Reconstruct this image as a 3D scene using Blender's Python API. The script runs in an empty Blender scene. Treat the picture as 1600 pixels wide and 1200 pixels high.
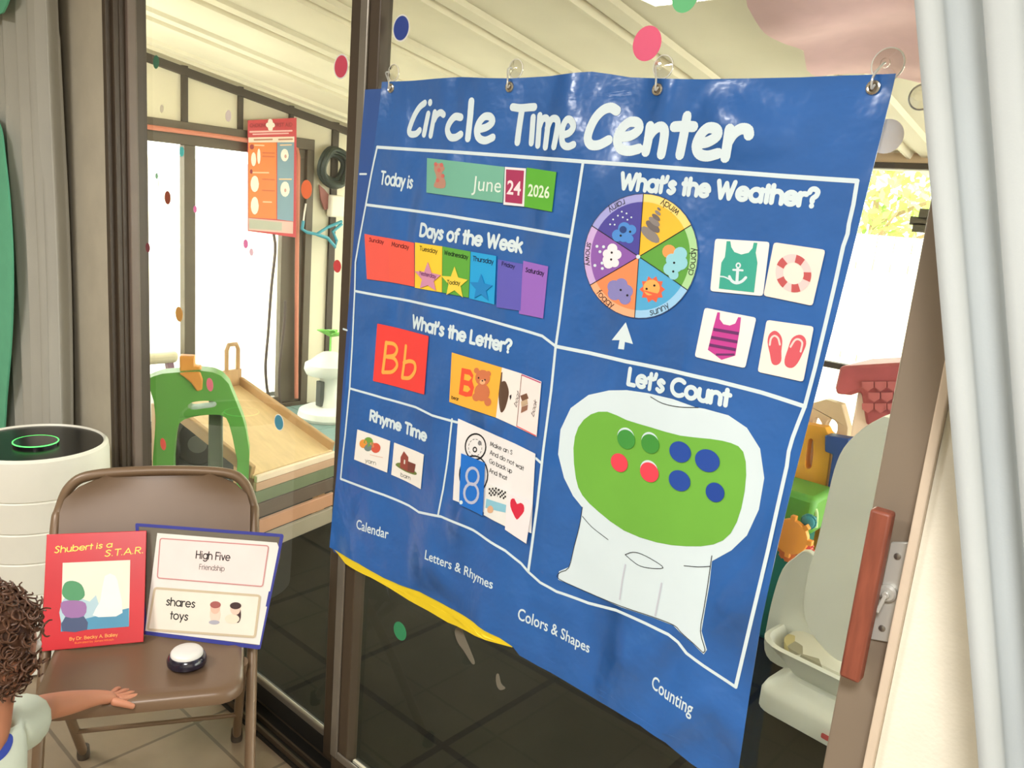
import bpy, bmesh, math, random
from mathutils import Vector, Matrix, geometry
random.seed(7)
SC = bpy.context.scene
COL = SC.collection
rad = math.radians

# ---------------------------------------------------------------- camera
CAM = Vector((0, 0, 1.5))
FPX = 1264.0
def cam_axes(a, b, c):
    ca, sa, cb, sb, cc, sc = math.cos(a), math.sin(a), math.cos(b), math.sin(b), math.cos(c), math.sin(c)
    P = Matrix(((1, 0, 0), (0, cb, -sb), (0, sb, cb)))
    Q = Matrix(((cc, -sc, 0), (sc, cc, 0), (0, 0, 1)))
    M = Q @ P
    X = M @ Vector((ca, 0, -sa)); Y = M @ Vector((sa, 0, ca)); Z = M @ Vector((0, -1, 0))
    return Matrix(((X[0], Y[0], Z[0]), (X[1], Y[1], Z[1]), (X[2], Y[2], Z[2])))
MW = cam_axes(rad(40.89), rad(12.31), rad(4.93))       # world -> camera (x right, y down, z forward)
cam = bpy.data.objects.new('camera', bpy.data.cameras.new('camera'))
COL.objects.link(cam)
cam.data.sensor_width = 36.0
cam.data.lens = 36.0 * FPX / 1600.0
cam.data.clip_start = 0.02
mr = Matrix((MW[0], -MW[1], -MW[2])).transposed().to_4x4()
mr.translation = CAM
cam.matrix_world = mr
SC.camera = cam

# ---------------------------------------------------------------- light and exposure
SC.view_settings.view_transform = 'Standard'
SC.view_settings.look = 'None'
SC.view_settings.exposure = 0.0
SC.view_settings.gamma = 1.0
SC.view_settings.use_curve_mapping = False
W = bpy.data.worlds.new('overcast_sky'); SC.world = W; W.use_nodes = True
bg = W.node_tree.nodes['Background']
bg.inputs[0].default_value = (1.0, 0.985, 0.945, 1)
bg.inputs[1].default_value = 8.0
def area(name, loc, size, power, color, rot=(0, 0, 0), size_y=None):
    l = bpy.data.lights.new(name, 'AREA'); l.energy = power; l.color = color
    l.shape = 'RECTANGLE'; l.size = size; l.size_y = size_y or size
    o = bpy.data.objects.new(name, l); COL.objects.link(o)
    o.location = loc; o.rotation_euler = rot
    return o
CEIL = 2.50
LAMPS = [(0.30, -0.55, 70), (-1.9, -0.70, 45)]
for lx, ly, pw in LAMPS:
    area('ceiling_light_glow', (lx, ly, CEIL - 0.075), 0.56, pw, (1.0, 0.975, 0.94))

# ---------------------------------------------------------------- back projection: a pixel to a point on a real plane
MT = MW.transposed()
def ray(x, y): return MT @ Vector(((x - 800) / FPX, (y - 600) / FPX, 1.0))
def onx(x, y, X): d = ray(x, y); return CAM + d * (X / d.x)
def ony(x, y, Y): d = ray(x, y); return CAM + d * (Y / d.y)
def onz(x, y, Z): d = ray(x, y); return CAM + d * ((Z - CAM.z) / d.z)

# ---------------------------------------------------------------- materials
MATS = {}
def lin(c):
    return tuple(((v / 255) / 12.92 if v / 255 <= 0.04045 else ((v / 255 + 0.055) / 1.055) ** 2.4) for v in c)
def mat(key, rgb=None, rough=0.55, metal=0.0, var=0.06, scale=9.0, bump=0.0, bscale=60.0, coat=0.0, sss=0.0, stretch=None):
    """procedural principled material; rgb is an sRGB triple"""
    if key in MATS: return MATS[key]
    m = bpy.data.materials.new(key); m.use_nodes = True
    nt = m.node_tree; b = nt.nodes['Principled BSDF']; L = nt.links.new
    b.inputs['Roughness'].default_value = rough; b.inputs['Metallic'].default_value = metal
    c = lin(rgb)
    tc = nt.nodes.new('ShaderNodeTexCoord'); src = tc.outputs['Object']
    if stretch:
        mp = nt.nodes.new('ShaderNodeMapping'); mp.inputs['Scale'].default_value = stretch
        L(src, mp.inputs[0]); src = mp.outputs[0]
    n = nt.nodes.new('ShaderNodeTexNoise'); n.inputs['Scale'].default_value = scale; n.inputs['Detail'].default_value = 3
    L(src, n.inputs['Vector'])
    r = nt.nodes.new('ShaderNodeValToRGB')
    r.color_ramp.elements[0].position = 0.3; r.color_ramp.elements[1].position = 0.7
    r.color_ramp.elements[0].color = tuple(v * (1 - var) for v in c) + (1,)
    r.color_ramp.elements[1].color = tuple(min(1, v * (1 + var)) for v in c) + (1,)
    L(n.outputs['Fac'], r.inputs[0]); L(r.outputs[0], b.inputs['Base Color'])
    if bump:
        n2 = nt.nodes.new('ShaderNodeTexNoise'); n2.inputs['Scale'].default_value = bscale; n2.inputs['Detail'].default_value = 4
        L(src, n2.inputs['Vector'])
        bp = nt.nodes.new('ShaderNodeBump'); bp.inputs['Strength'].default_value = bump; bp.inputs['Distance'].default_value = 0.01
        L(n2.outputs['Fac'], bp.inputs['Height']); L(bp.outputs[0], b.inputs['Normal'])
    if coat: b.inputs['Coat Weight'].default_value = coat; b.inputs['Coat Roughness'].default_value = 0.12
    if sss:
        b.inputs['Subsurface Weight'].default_value = sss; b.inputs['Subsurface Radius'].default_value = (0.02, 0.008, 0.004)
    MATS[key] = m
    return m
def glass_mat(key, tint=(0.93, 0.95, 0.93), gain=1.6, rough=0.0, ior=1.5):
    if key in MATS: return MATS[key]
    m = bpy.data.materials.new(key); m.use_nodes = True; nt = m.node_tree; L = nt.links.new
    nt.nodes.remove(nt.nodes['Principled BSDF']); out = nt.nodes['Material Output']
    tr = nt.nodes.new('ShaderNodeBsdfTransparent'); tr.inputs[0].default_value = tint + (1,)
    gl = nt.nodes.new('ShaderNodeBsdfGlossy'); gl.inputs['Roughness'].default_value = rough
    fr = nt.nodes.new('ShaderNodeFresnel'); fr.inputs[0].default_value = ior
    ge = nt.nodes.new('ShaderNodeNewGeometry')
    inv = nt.nodes.new('ShaderNodeMath'); inv.operation = 'SUBTRACT'; inv.inputs[0].default_value = 1; L(ge.outputs['Backfacing'], inv.inputs[1])
    mu = nt.nodes.new('ShaderNodeMath'); mu.operation = 'MULTIPLY'; L(fr.outputs[0], mu.inputs[0]); L(inv.outputs[0], mu.inputs[1])
    g = nt.nodes.new('ShaderNodeMath'); g.operation = 'MULTIPLY'; g.use_clamp = True; g.inputs[1].default_value = gain; L(mu.outputs[0], g.inputs[0])
    mx = nt.nodes.new('ShaderNodeMixShader'); L(g.outputs[0], mx.inputs[0]); L(tr.outputs[0], mx.inputs[1]); L(gl.outputs[0], mx.inputs[2])
    L(mx.outputs[0], out.inputs[0])
    MATS[key] = m
    return m
def emit_mat(key, rgb, s):
    if key in MATS: return MATS[key]
    m = bpy.data.materials.new(key); m.use_nodes = True; b = m.node_tree.nodes['Principled BSDF']
    b.inputs['Base Color'].default_value = lin(rgb) + (1,)
    b.inputs['Emission Color'].default_value = lin(rgb) + (1,); b.inputs['Emission Strength'].default_value = s
    MATS[key] = m
    return m
def tile_mat(key, rgb, grout, size, ox, oy, rough=0.3, bump=0.15, spec=0.5, mortar=0.005):
    if key in MATS: return MATS[key]
    m = bpy.data.materials.new(key); m.use_nodes = True; nt = m.node_tree; L = nt.links.new
    b = nt.nodes['Principled BSDF']; b.inputs['Roughness'].default_value = rough; b.inputs['Specular IOR Level'].default_value = spec
    tc = nt.nodes.new('ShaderNodeTexCoord'); mp = nt.nodes.new('ShaderNodeMapping')
    mp.inputs['Location'].default_value = (-ox, -oy, 0); L(tc.outputs['Object'], mp.inputs[0])
    br = nt.nodes.new('ShaderNodeTexBrick'); br.offset = 0; br.squash = 1
    br.inputs['Scale'].default_value = 1; br.inputs['Brick Width'].default_value = size; br.inputs['Row Height'].default_value = size
    br.inputs['Mortar Size'].default_value = mortar; br.inputs['Bias'].default_value = 0
    c = lin(rgb)
    br.inputs['Color1'].default_value = tuple(v * 0.93 for v in c) + (1,); br.inputs['Color2'].default_value = tuple(v * 1.07 for v in c) + (1,)
    br.inputs['Mortar'].default_value = lin(grout) + (1,); L(mp.outputs[0], br.inputs['Vector'])
    n = nt.nodes.new('ShaderNodeTexNoise'); n.inputs['Scale'].default_value = 7; n.inputs['Detail'].default_value = 5; L(tc.outputs['Object'], n.inputs['Vector'])
    mx = nt.nodes.new('ShaderNodeMix'); mx.data_type = 'RGBA'; mx.blend_type = 'OVERLAY'; mx.inputs[0].default_value = 0.35
    L(br.outputs[0], mx.inputs[6]); L(n.outputs['Fac'], mx.inputs[7]); L(mx.outputs[2], b.inputs['Base Color'])
    bp = nt.nodes.new('ShaderNodeBump'); bp.inputs['Strength'].default_value = bump; bp.inputs['Distance'].default_value = 0.004; bp.invert = True
    L(br.outputs['Fac'], bp.inputs['Height']); L(bp.outputs[0], b.inputs['Normal'])
    MATS[key] = m
    return m

# ---------------------------------------------------------------- surfaces that flat artwork lies on
class Plane:
    def __init__(s, o, e1, e2):
        s.o = Vector(o); s.e1 = Vector(e1).normalized(); s.n = s.e1.cross(Vector(e2)).normalized(); s.e2 = s.n.cross(s.e1)
        if s.n.dot(CAM - s.o) < 0: s.n = -s.n
    def to3(s, a, b, h=0): return s.o + s.e1 * a + s.e2 * b + s.n * h
    def pix(s, x, y):
        d = ray(x, y); t = (s.o - CAM).dot(s.n) / d.dot(s.n); p = CAM + d * t - s.o
        return (p.dot(s.e1), p.dot(s.e2))
def plane_y(Y): return Plane((0, Y, 0), (1, 0, 0), (0, 0, 1))
class Cloth:
    """the gently billowing sheet of the hanging chart: a height field over the door plane"""
    def __init__(s, y0): s.y0 = y0
    def bump(s, x, z):
        t = max(0.0, min(1.2, (1.72 - z) / 1.05)); low = max(0.0, (0.92 - z) / 0.25)
        b = 0.0028 * math.sin(22 * x + 1.4) + 0.0022 * math.sin(31 * x - 9 * z) * t
        b += 0.0045 * t * math.sin(13.5 * x + 3.0 * z)
        b += 0.006 * min(low, 1.3) * math.sin(19 * x + 0.9)
        g = x + 0.985 + 0.10 * (1.2 - z) * -0.4
        b += 0.005 * math.exp(-(g / 0.035) ** 2) * t
        for hx in (-1.376, -1.075, -0.79, -0.398):
            b -= 0.004 * math.exp(-((x - hx) / 0.05) ** 2) * math.exp(-((z - 1.69) / 0.08) ** 2)
        return max(0.003, 0.009 + b)
    def to3(s, a, b, h=0): return Vector((a, s.y0 - s.bump(a, b) - h, b))
    def pix(s, x, y):
        d = ray(x, y); Y = s.y0 - 0.008
        for _ in range(8):
            p = CAM + d * (Y / d.y); Y = s.y0 - s.bump(p.x, p.z)
        return (p.x, p.z)

# ---------------------------------------------------------------- mesh builder
def catmull(pts, n=6, closed=False):
    P = [Vector(p) for p in pts]
    if len(P) < 3: return P
    out = []; N = len(P); rng = N if closed else N - 1
    for i in range(rng):
        p0 = P[(i - 1) % N] if closed or i > 0 else P[0] * 2 - P[1]
        p1 = P[i]; p2 = P[(i + 1) % N]
        p3 = P[(i + 2) % N] if closed or i + 2 < N else P[-1] * 2 - P[-2]
        for k in range(n):
            t = k / n
            out.append(0.5 * ((2 * p1) + (p2 - p0) * t + (2 * p0 - 5 * p1 + 4 * p2 - p3) * t * t + (3 * p1 - p0 - 3 * p2 + p3) * t ** 3))
    if not closed: out.append(P[-1])
    return out
class MB:
    def __init__(s): s.bm = bmesh.new(); s.mats = []
    def mi(s, m):
        if m not in s.mats: s.mats.append(m)
        return s.mats.index(m)
    def face(s, vs, m):
        try: f = s.bm.faces.new(vs)
        except ValueError: return None
        f.material_index = s.mi(m); return f
    def hexa(s, c, m):
        """box from 8 corners: bottom ring of four, top ring of four"""
        v = [s.bm.verts.new(p) for p in c]
        for q in ((3, 2, 1, 0), (4, 5, 6, 7), (0, 1, 5, 4), (1, 2, 6, 5), (2, 3, 7, 6), (3, 0, 4, 7)): s.face([v[i] for i in q], m)
        return s
    def box(s, x0, x1, y0, y1, z0, z1, m):
        return s.hexa([(x0, y0, z0), (x1, y0, z0), (x1, y1, z0), (x0, y1, z0), (x0, y0, z1), (x1, y0, z1), (x1, y1, z1), (x0, y1, z1)], m)
    def obox(s, c, ex, ey, ez, m):
        c, ex, ey, ez = map(Vector, (c, ex, ey, ez))
        return s.hexa([c - ex - ey - ez, c + ex - ey - ez, c + ex + ey - ez, c - ex + ey - ez, c - ex - ey + ez, c + ex - ey + ez, c + ex + ey + ez, c - ex + ey + ez], m)
    def bar(s, a, b, w, h, m, up=(0, 0, 1)):
        a, b, up = Vector(a), Vector(b), Vector(up); d = (b - a); l = d.length / 2; d.normalize()
        x = d.cross(up).normalized(); u = x.cross(d)
        return s.obox((a + b) / 2, d * l, x * (w / 2), u * (h / 2), m)
    def tube(s, pts, r, m, n=10, closed=False, flat=None):
        P = [Vector(p) for p in pts]; N = len(P); rings = []
        t0 = (P[1] - P[0]).normalized(); ref = Vector((0, 0, 1)) if abs(t0.z) < 0.9 else Vector((1, 0, 0))
        u = (ref - t0 * ref.dot(t0)).normalized()
        for i in range(N):
            a = P[(i - 1) % N] if closed or i > 0 else P[i]; b = P[(i + 1) % N] if closed or i < N - 1 else P[i]
            t = (b - a).normalized(); u = (u - t * u.dot(t)).normalized(); w = t.cross(u)
            ri = r[i] if isinstance(r, (list, tuple)) else r
            rings.append([s.bm.verts.new(P[i] + (u * math.cos(2 * math.pi * k / n) + w * math.sin(2 * math.pi * k / n) * (flat or 1)) * ri) for k in range(n)])
        for i in range(N if closed else N - 1):
            A, B = rings[i], rings[(i + 1) % N]
            for k in range(n): s.face([A[k], A[(k + 1) % n], B[(k + 1) % n], B[k]], m)
        if not closed: s.face(rings[0][::-1], m); s.face(rings[-1], m)
        return s
    def lathe(s, prof, c, m, n=32, axis=(0, 0, 1), sx=1, sy=1, close=True):
        c = Vector(c); q = Vector((0, 0, 1)).rotation_difference(Vector(axis)); rings = []
        for r, z in prof:
            rings.append([s.bm.verts.new(c + q @ Vector((r * sx * math.cos(2 * math.pi * k / n), r * sy * math.sin(2 * math.pi * k / n), z))) for k in range(n)])
        for A, B in zip(rings, rings[1:]):
            for k in range(n): s.face([A[k], A[(k + 1) % n], B[(k + 1) % n], B[k]], m)
        if close: s.face(rings[0][::-1], m); s.face(rings[-1], m)
        return s
    def ball(s, c, r, m, rot=None, nu=16, nv=10):
        c = Vector(c); r = (r, r, r) if not isinstance(r, (tuple, list)) else r
        def pt(i, j):
            th = math.pi * i / nv; ph = 2 * math.pi * j / nu
            p = Vector((r[0] * math.sin(th) * math.cos(ph), r[1] * math.sin(th) * math.sin(ph), r[2] * math.cos(th)))
            return c + (rot @ p if rot else p)
        top = s.bm.verts.new(pt(0, 0)); bot = s.bm.verts.new(pt(nv, 0))
        R = [[s.bm.verts.new(pt(i, j)) for j in range(nu)] for i in range(1, nv)]
        for j in range(nu):
            s.face([top, R[0][j], R[0][(j + 1) % nu]], m); s.face([bot, R[-1][(j + 1) % nu], R[-1][j]], m)
            for A, B in zip(R, R[1:]): s.face([A[j], B[j], B[(j + 1) % nu], A[(j + 1) % nu]], m)
        return s
    # ---- artwork laid on a surface (2D coordinates a, b of that surface)
    def flat(s, surf, loops, off, m, thick=0.0, maxlen=0.03):
        if not isinstance(loops[0][0], (tuple, list, Vector)): loops = [loops]
        L3 = [[Vector((p[0], p[1], 0)) for p in lp] for lp in loops]
        tb = bmesh.new(); vs = [tb.verts.new(p) for lp in L3 for p in lp]
        for t in geometry.tessellate_polygon(L3):
            try: tb.faces.new([vs[i] for i in t])
            except ValueError: pass
        if maxlen:
            for _ in range(7):
                es = [e for e in tb.edges if e.calc_length() > maxlen]
                if not es: break
                bmesh.ops.subdivide_edges(tb, edges=es, cuts=1)
                bmesh.ops.triangulate(tb, faces=[f for f in tb.faces if len(f.verts) > 3])
        bmesh.ops.recalc_face_normals(tb, faces=tb.faces[:])
        if tb.faces and sum(f.normal.z * f.calc_area() for f in tb.faces) < 0: bmesh.ops.reverse_faces(tb, faces=tb.faces[:])
        tb.verts.ensure_lookup_table(); tb.verts.index_update()
        top = [s.bm.verts.new(surf.to3(v.co.x, v.co.y, off + thick)) for v in tb.verts]
        bot = [s.bm.verts.new(surf.to3(v.co.x, v.co.y, off)) for v in tb.verts] if thick else None
        for f in tb.faces:
            s.face([top[v.index] for v in f.verts], m)
            if thick: s.face([bot[v.index] for v in reversed(f.verts)], m)
        if thick:
            for e in tb.edges:
                if len(e.link_faces) == 1:
                    a, b = e.verts[0].index, e.verts[1].index; s.face([top[a], top[b], bot[b], bot[a]], m)
        tb.free(); return s
    def px(s, surf, pts, off, m, thick=0.0, maxlen=0.014, holes=(), smooth=0, T=None):
        def cv(lp):
            q = [T(*p) if T else p for p in lp]
            q = [surf.pix(*p) for p in q]
            return [tuple(v) for v in catmull(q, smooth, True)] if smooth else q
        return s.flat(surf, [cv(pts)] + [cv(h) for h in holes], off, m, thick, maxlen)
    def disc(s, surf, c, rx, off, m, ry=None, n=28, thick=0.0, a0=0, a1=360, rot=0):
        ry = ry or rx; k = n if a1 - a0 >= 360 else n + 1; cr, sr = math.cos(rot), math.sin(rot)
        P = []
        for i in range(k):
            t = rad(a0 + (a1 - a0) * i / n); u, v = rx * math.cos(t), ry * math.sin(t)
            P.append((c[0] + u * cr - v * sr, c[1] + u * sr + v * cr))
        return s.flat(surf, P, off, m, thick, 0.03)
    def ribbon(s, surf, pts, w, off, m, caps=True, n=10):
        P = [Vector((p[0], p[1])) for p in pts]; h = w / 2; base = off
        Q = [P[0]]
        for a, b in zip(P, P[1:]):
            k = max(1, int((b - a).length / 0.012))
            for i in range(1, k + 1): Q.append(a.lerp(b, i / k))
        for a, b in zip(Q, Q[1:]):
            d = b - a
            if d.length < 1e-7: continue
            d.normalize(); nn = Vector((-d.y, d.x)) * h; s.lay = (getattr(s, 'lay', 0) + 1) % 37; off = base + s.lay * 6e-6
            s.face([s.bm.verts.new(surf.to3(p.x, p.y, off)) for p in (a - nn, b - nn, b + nn, a + nn)], m)
        for i, p in enumerate(Q):
            if not caps and i in (0, len(Q) - 1): continue
            s.lay = (getattr(s, 'lay', 0) + 1) % 37; off = base + s.lay * 6e-6
            s.face([s.bm.verts.new(surf.to3(p.x + h * math.cos(2 * math.pi * k / n), p.y + h * math.sin(2 * math.pi * k / n), off)) for k in range(n)], m)
        return s
    def line(s, surf, pts, w, off, m, smooth=0, T=None, closed=False, caps=True):
        q = [surf.pix(*(T(*p) if T else p)) for p in pts]
        if smooth: q = catmull([Vector(p) for p in q], smooth, closed)
        if closed: q = list(q) + [q[0]]
        return s.ribbon(surf, q, w, off, m, caps)
    def build(s, name, parent=None, bevel=0.0, smooth=35, sub=0, origin=None, seg=2, recalc=False):
        if recalc: bmesh.ops.recalc_face_normals(s.bm, faces=s.bm.faces[:])
        vs = [v.co for v in s.bm.verts]
        lo = Vector([min(v[i] for v in vs) for i in range(3)]); hi = Vector([max(v[i] for v in vs) for i in range(3)])
        o3 = Vector(origin) if origin is not None else Vector(((lo.x + hi.x) / 2, (lo.y + hi.y) / 2, lo.z))
        bmesh.ops.translate(s.bm, verts=s.bm.verts[:], vec=-o3)
        me = bpy.data.meshes.new(name); s.bm.to_mesh(me); s.bm.free()
        for m in s.mats: me.materials.append(m)
        if smooth:
            for p in me.polygons: p.use_smooth = True
            me.set_sharp_from_angle(angle=rad(smooth))
        o = bpy.data.objects.new(name, me); COL.objects.link(o)
        base = Vector((0, 0, 0)); q = parent
        while q: base += q.location; q = q.parent
        o.location = o3 - base; o.parent = parent
        if bevel:
            b = o.modifiers.new('bevel', 'BEVEL'); b.width = bevel; b.segments = seg; b.limit_method = 'ANGLE'; b.angle_limit = rad(40)
        if sub:
            u = o.modifiers.new('subdivision', 'SUBSURF'); u.levels = sub; u.render_levels = sub
        return o
def empty(name, loc):
    o = bpy.data.objects.new(name, None); COL.objects.link(o); o.location = loc; o.empty_display_size = 0.05; return o
def tag(o, label, cat, group=None):
    o['label'] = label; o['category'] = cat
    if group: o['group'] = group
    return o
def struct(o): o['kind'] = 'structure'; return o

# ---------------------------------------------------------------- lettering: rounded single-stroke letters, cap height 1
def arc(cx, cy, rx, ry, a0, a1, n=12): return [(cx + rx * math.cos(rad(a0 + (a1 - a0) * i / n)), cy + ry * math.sin(rad(a0 + (a1 - a0) * i / n))) for i in range(n + 1)]
def cr(*p): return [tuple(v) for v in catmull([Vector((a, b)) for a, b in p], 5)]
O = lambda: arc(.33, .35, .33, .35, 0, 360, 18)
GL = {
 'a': (.84, [O(), [(.66, .7), (.66, 0)]]), 'b': (.84, [O(), [(0, 1), (0, 0)]]), 'c': (.72, [arc(.33, .35, .33, .35, 45, 315)]),
 'd': (.84, [O(), [(.66, 1), (.66, 0)]]), 'e': (.82, [[(.02, .36), (.65, .36)], arc(.33, .35, .33, .35, 0, 315)]),
 'f': (.46, [[(.14, 0), (.14, .78)] + arc(.34, .8, .2, .2, 180, 80, 6), [(0, .66), (.34, .66)]]),
 'g': (.84, [O(), [(.66, .7), (.66, 0)] + arc(.34, -.03, .32, .28, 0, -145, 8)]),
 'h': (.74, [[(0, 1), (0, 0)], [(0, .35)] + arc(.28, .4, .28, .29, 170, 0, 8) + [(.56, 0)]]),
 'i': (.24, [[(0, .68), (0, 0)], [(0, .93), (0, .95)]]), 'j': (.24, [[(0, .68), (0, -.2), (-.15, -.32)], [(0, .93), (0, .95)]]),
 'k': (.66, [[(0, 1), (0, 0)], [(.46, .68), (.03, .32)], [(.17, .43), (.5, 0)]]), 'l': (.24, [[(0, 1), (0, 0)]]),
 'm': (1.12, [[(0, .68), (0, 0)]] + [[(x, .35)] + arc(x + .23, .42, .23, .27, 170, 0, 8) + [(x + .46, 0)] for x in (0, .46)]),
 'n': (.74, [[(0, .68), (0, 0)], [(0, .35)] + arc(.28, .4, .28, .29, 170, 0, 8) + [(.56, 0)]]), 'o': (.84, [O()]),
 'p': (.84, [O(), [(0, .7), (0, -.32)]]), 'q': (.84, [O(), [(.66, .7), (.66, -.32)]]),
 'r': (.5, [[(0, .68), (0, 0)], arc(.25, .42, .25, .26, 175, 65, 6)]),
 's': (.6, [cr((.42, .6), (.22, .7), (.05, .54), (.22, .38), (.42, .2), (.22, 0), (.01, .1))]),
 't': (.46, [[(.15, .95), (.15, 0)], [(0, .66), (.34, .66)]]), 'u': (.74, [[(0, .68), (0, .28)] + arc(.27, .28, .27, .28, 180, 360, 8), [(.54, .68), (.54, 0)]]),
 'v': (.66, [[(0, .68), (.26, 0), (.5, .68)]]), 'w': (.96, [[(0, .68), (.2, 0), (.4, .62), (.6, 0), (.8, .68)]]),
 'x': (.66, [[(0, .68), (.48, 0)], [(.48, .68), (0, 0)]]), 'y': (.68, [[(0, .68), (.27, .04)], [(.52, .68), (.14, -.32)]]), 'z': (.62, [[(0, .68), (.44, .68), (0, 0), (.46, 0)]]),
 'A': (.92, [[(0, 0), (.37, 1), (.74, 0)], [(.14, .33), (.6, .33)]]),
 'B': (.78, [[(0, 0), (0, 1), (.25, 1)] + arc(.25, .76, .28, .24, 90, -90, 8) + [(0, .52)], [(.25, .52)] + arc(.27, .26, .33, .26, 90, -90, 8) + [(0, 0)]]),
 'C': (.98, [arc(.48, .5, .48, .5, 50, 310, 16)]), 'D': (.92, [[(0, 0), (0, 1), (.25, 1)] + arc(.25, .5, .5, .5, 90, -90, 12) + [(0, 0)]]),
 'F': (.68, [[(0, 0), (0, 1), (.5, 1)], [(0, .53), (.44, .53)]]), 'G': (1.05, [arc(.48, .5, .48, .5, 50, 340, 16) + [(.93, .45), (.55, .45)]]),
 'H': (.88, [[(0, 0), (0, 1)], [(.64, 0), (.64, 1)], [(0, .52), (.64, .52)]]), 'J': (.5, [[(.3, 1), (.3, .2), (.1, 0), (-.05, .05)]]),
 'L': (.62, [[(0, 1), (0, 0), (.45, 0)]]), 'M': (1.05, [[(0, 0), (.1, 1), (.42, .2), (.74, 1), (.84, 0)]]),
 'R': (.78, [[(0, 0), (0, 1), (.25, 1)] + arc(.25, .74, .28, .26, 90, -90, 8) + [(0, .48)], [(.22, .48), (.55, 0)]]),
 'S': (.74, [cr((.52, .86), (.3, 1), (.06, .8), (.25, .56), (.5, .3), (.28, 0), (0, .12))]), 'T': (.76, [[(.3, 0), (.3, 1)], [(0, 1), (.6, 1)]]),
 'W': (1.3, [[(0, 1), (.26, 0), (.53, .9), (.8, 0), (1.06, 1)]]), '?': (.6, [cr((.0, .78), (.08, .95), (.27, 1), (.45, .86), (.4, .62), (.22, .45), (.22, .28)), [(.22, .02), (.22, .03)]]),
 "'": (.24, [[(.05, 1), (.0, .72)]]), '.': (.24, [[(0, .03), (0, .04)]]), ' ': (.42, []),
 'Y': (.8, [[(0, 1), (.3, .5), (.6, 1)], [(.3, .5), (.3, 0)]]), 'I': (.26, [[(0, 0), (0, 1)]]), 'E': (.68, [[(.5, 1), (0, 1), (0, 0), (.5, 0)], [(0, .52), (.44, .52)]]),
 '&': (.9, [cr((.72, .0), (.2, .68), (.32, 1), (.52, .78), (.1, .38), (.1, .1), (.36, 0), (.7, .42))]),
}
def quadmap(surf, base0, base1, h0, h1, lean):
    """maps u (0..1 along the baseline) and v (cap heights) onto the surface, from pixel corners"""
    b0 = Vector(surf.pix(*base0)); b1 = Vector(surf.pix(*base1))
    t0 = Vector(surf.pix(base0[0] + lean * h0, base0[1] - h0)); t1 = Vector(surf.pix(base1[0] + lean * h1, base1[1] - h1))
    return lambda u, v: b0.lerp(b1, u) + ((t0 - b0).lerp(t1 - b1, u)) * v
def text(mb, surf, string, base0, base1, h0, w, off, m, h1=None, lean=0.13, slant=0.0):
    h1 = h1 or h0; tot = sum(GL[c][0] for c in string[:-1]) + max([p[0] for st in GL[string[-1]][1] for p in st] or [.1])
    f = quadmap(surf, base0, base1, h0, h1, lean); x = 0
    for c in string:
        for st in GL[c][1]: mb.ribbon(surf, [f((x + a + slant * b) / tot, b) for a, b in st], w, off, m)
        x += GL[c][0]
def type_text(mb, surf, string, base0, base1, h0, off, m, h1=None, lean=0.13, bold=0.0):
    """upright sans lettering from the built-in font"""
    h1 = h1 or h0
    cu = bpy.data.curves.new('lettering', 'FONT'); cu.body = string; cu.size = 1.0; cu.offset = bold; cu.resolution_u = 3
    o = bpy.data.objects.new('lettering', cu); COL.objects.link(o)
    me = bpy.data.meshes.new_from_object(o.evaluated_get(bpy.context.evaluated_depsgraph_get()))
    xs = [v.co.x for v in me.vertices]; x0, x1 = min(xs), max(xs)
    f = quadmap(surf, base0, base1, h0, h1, lean)
    vs = []
    for v in me.vertices:
        q = f((v.co.x - x0) / (x1 - x0), v.co.y / 0.729); vs.append(mb.bm.verts.new(surf.to3(q.x, q.y, off)))
    for p in me.polygons: mb.face([vs[i] for i in p.vertices], m)
    bpy.data.objects.remove(o); bpy.data.curves.remove(cu); bpy.data.meshes.remove(me)
def crop(scale, ox, oy): return lambda x, y: (ox + x * scale, oy + y * scale)

# ================================================================ THE SETTING
M_floor = tile_mat('beige_floor_tile', (138, 121, 100), (104, 90, 74), 0.305, -1.85, 1.035, 0.35)
M_slate = tile_mat('dark_patio_tile', (33, 32, 23), (6, 6, 4), 0.50, -1.55, 1.64, 0.8, spec=.1, mortar=.012)
M_wall = mat('cream_wall_paint', (248, 243, 226), 0.7, bump=0.08, bscale=180)
M_wallg = mat('grey_beige_wall_paint', (190, 182, 164), 0.7, bump=0.05, bscale=150)
M_white = mat('white_ceiling_paint', (228, 224, 214), 0.8)
M_bronze = mat('dark_bronze_aluminium', (74, 62, 49), 0.42, 0.15, scale=4)
M_taupe = mat('taupe_aluminium_stile', (140, 126, 110), 0.42, 0.1, scale=4)
M_silver = mat('grey_aluminium_edge', (140, 134, 124), 0.35, 0.6)
M_rubber = mat('black_rubber_seal', (22, 20, 16), 0.6)
M_glass = glass_mat('clear_door_glass', gain=.8)
M_pcream = mat('cream_patio_panel', (222, 212, 186), 0.6, scale=3)
M_pdark = mat('brown_painted_batten', (66, 55, 42), 0.6)
M_pframe = mat('brown_door_frame', (92, 80, 64), 0.5)

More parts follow.
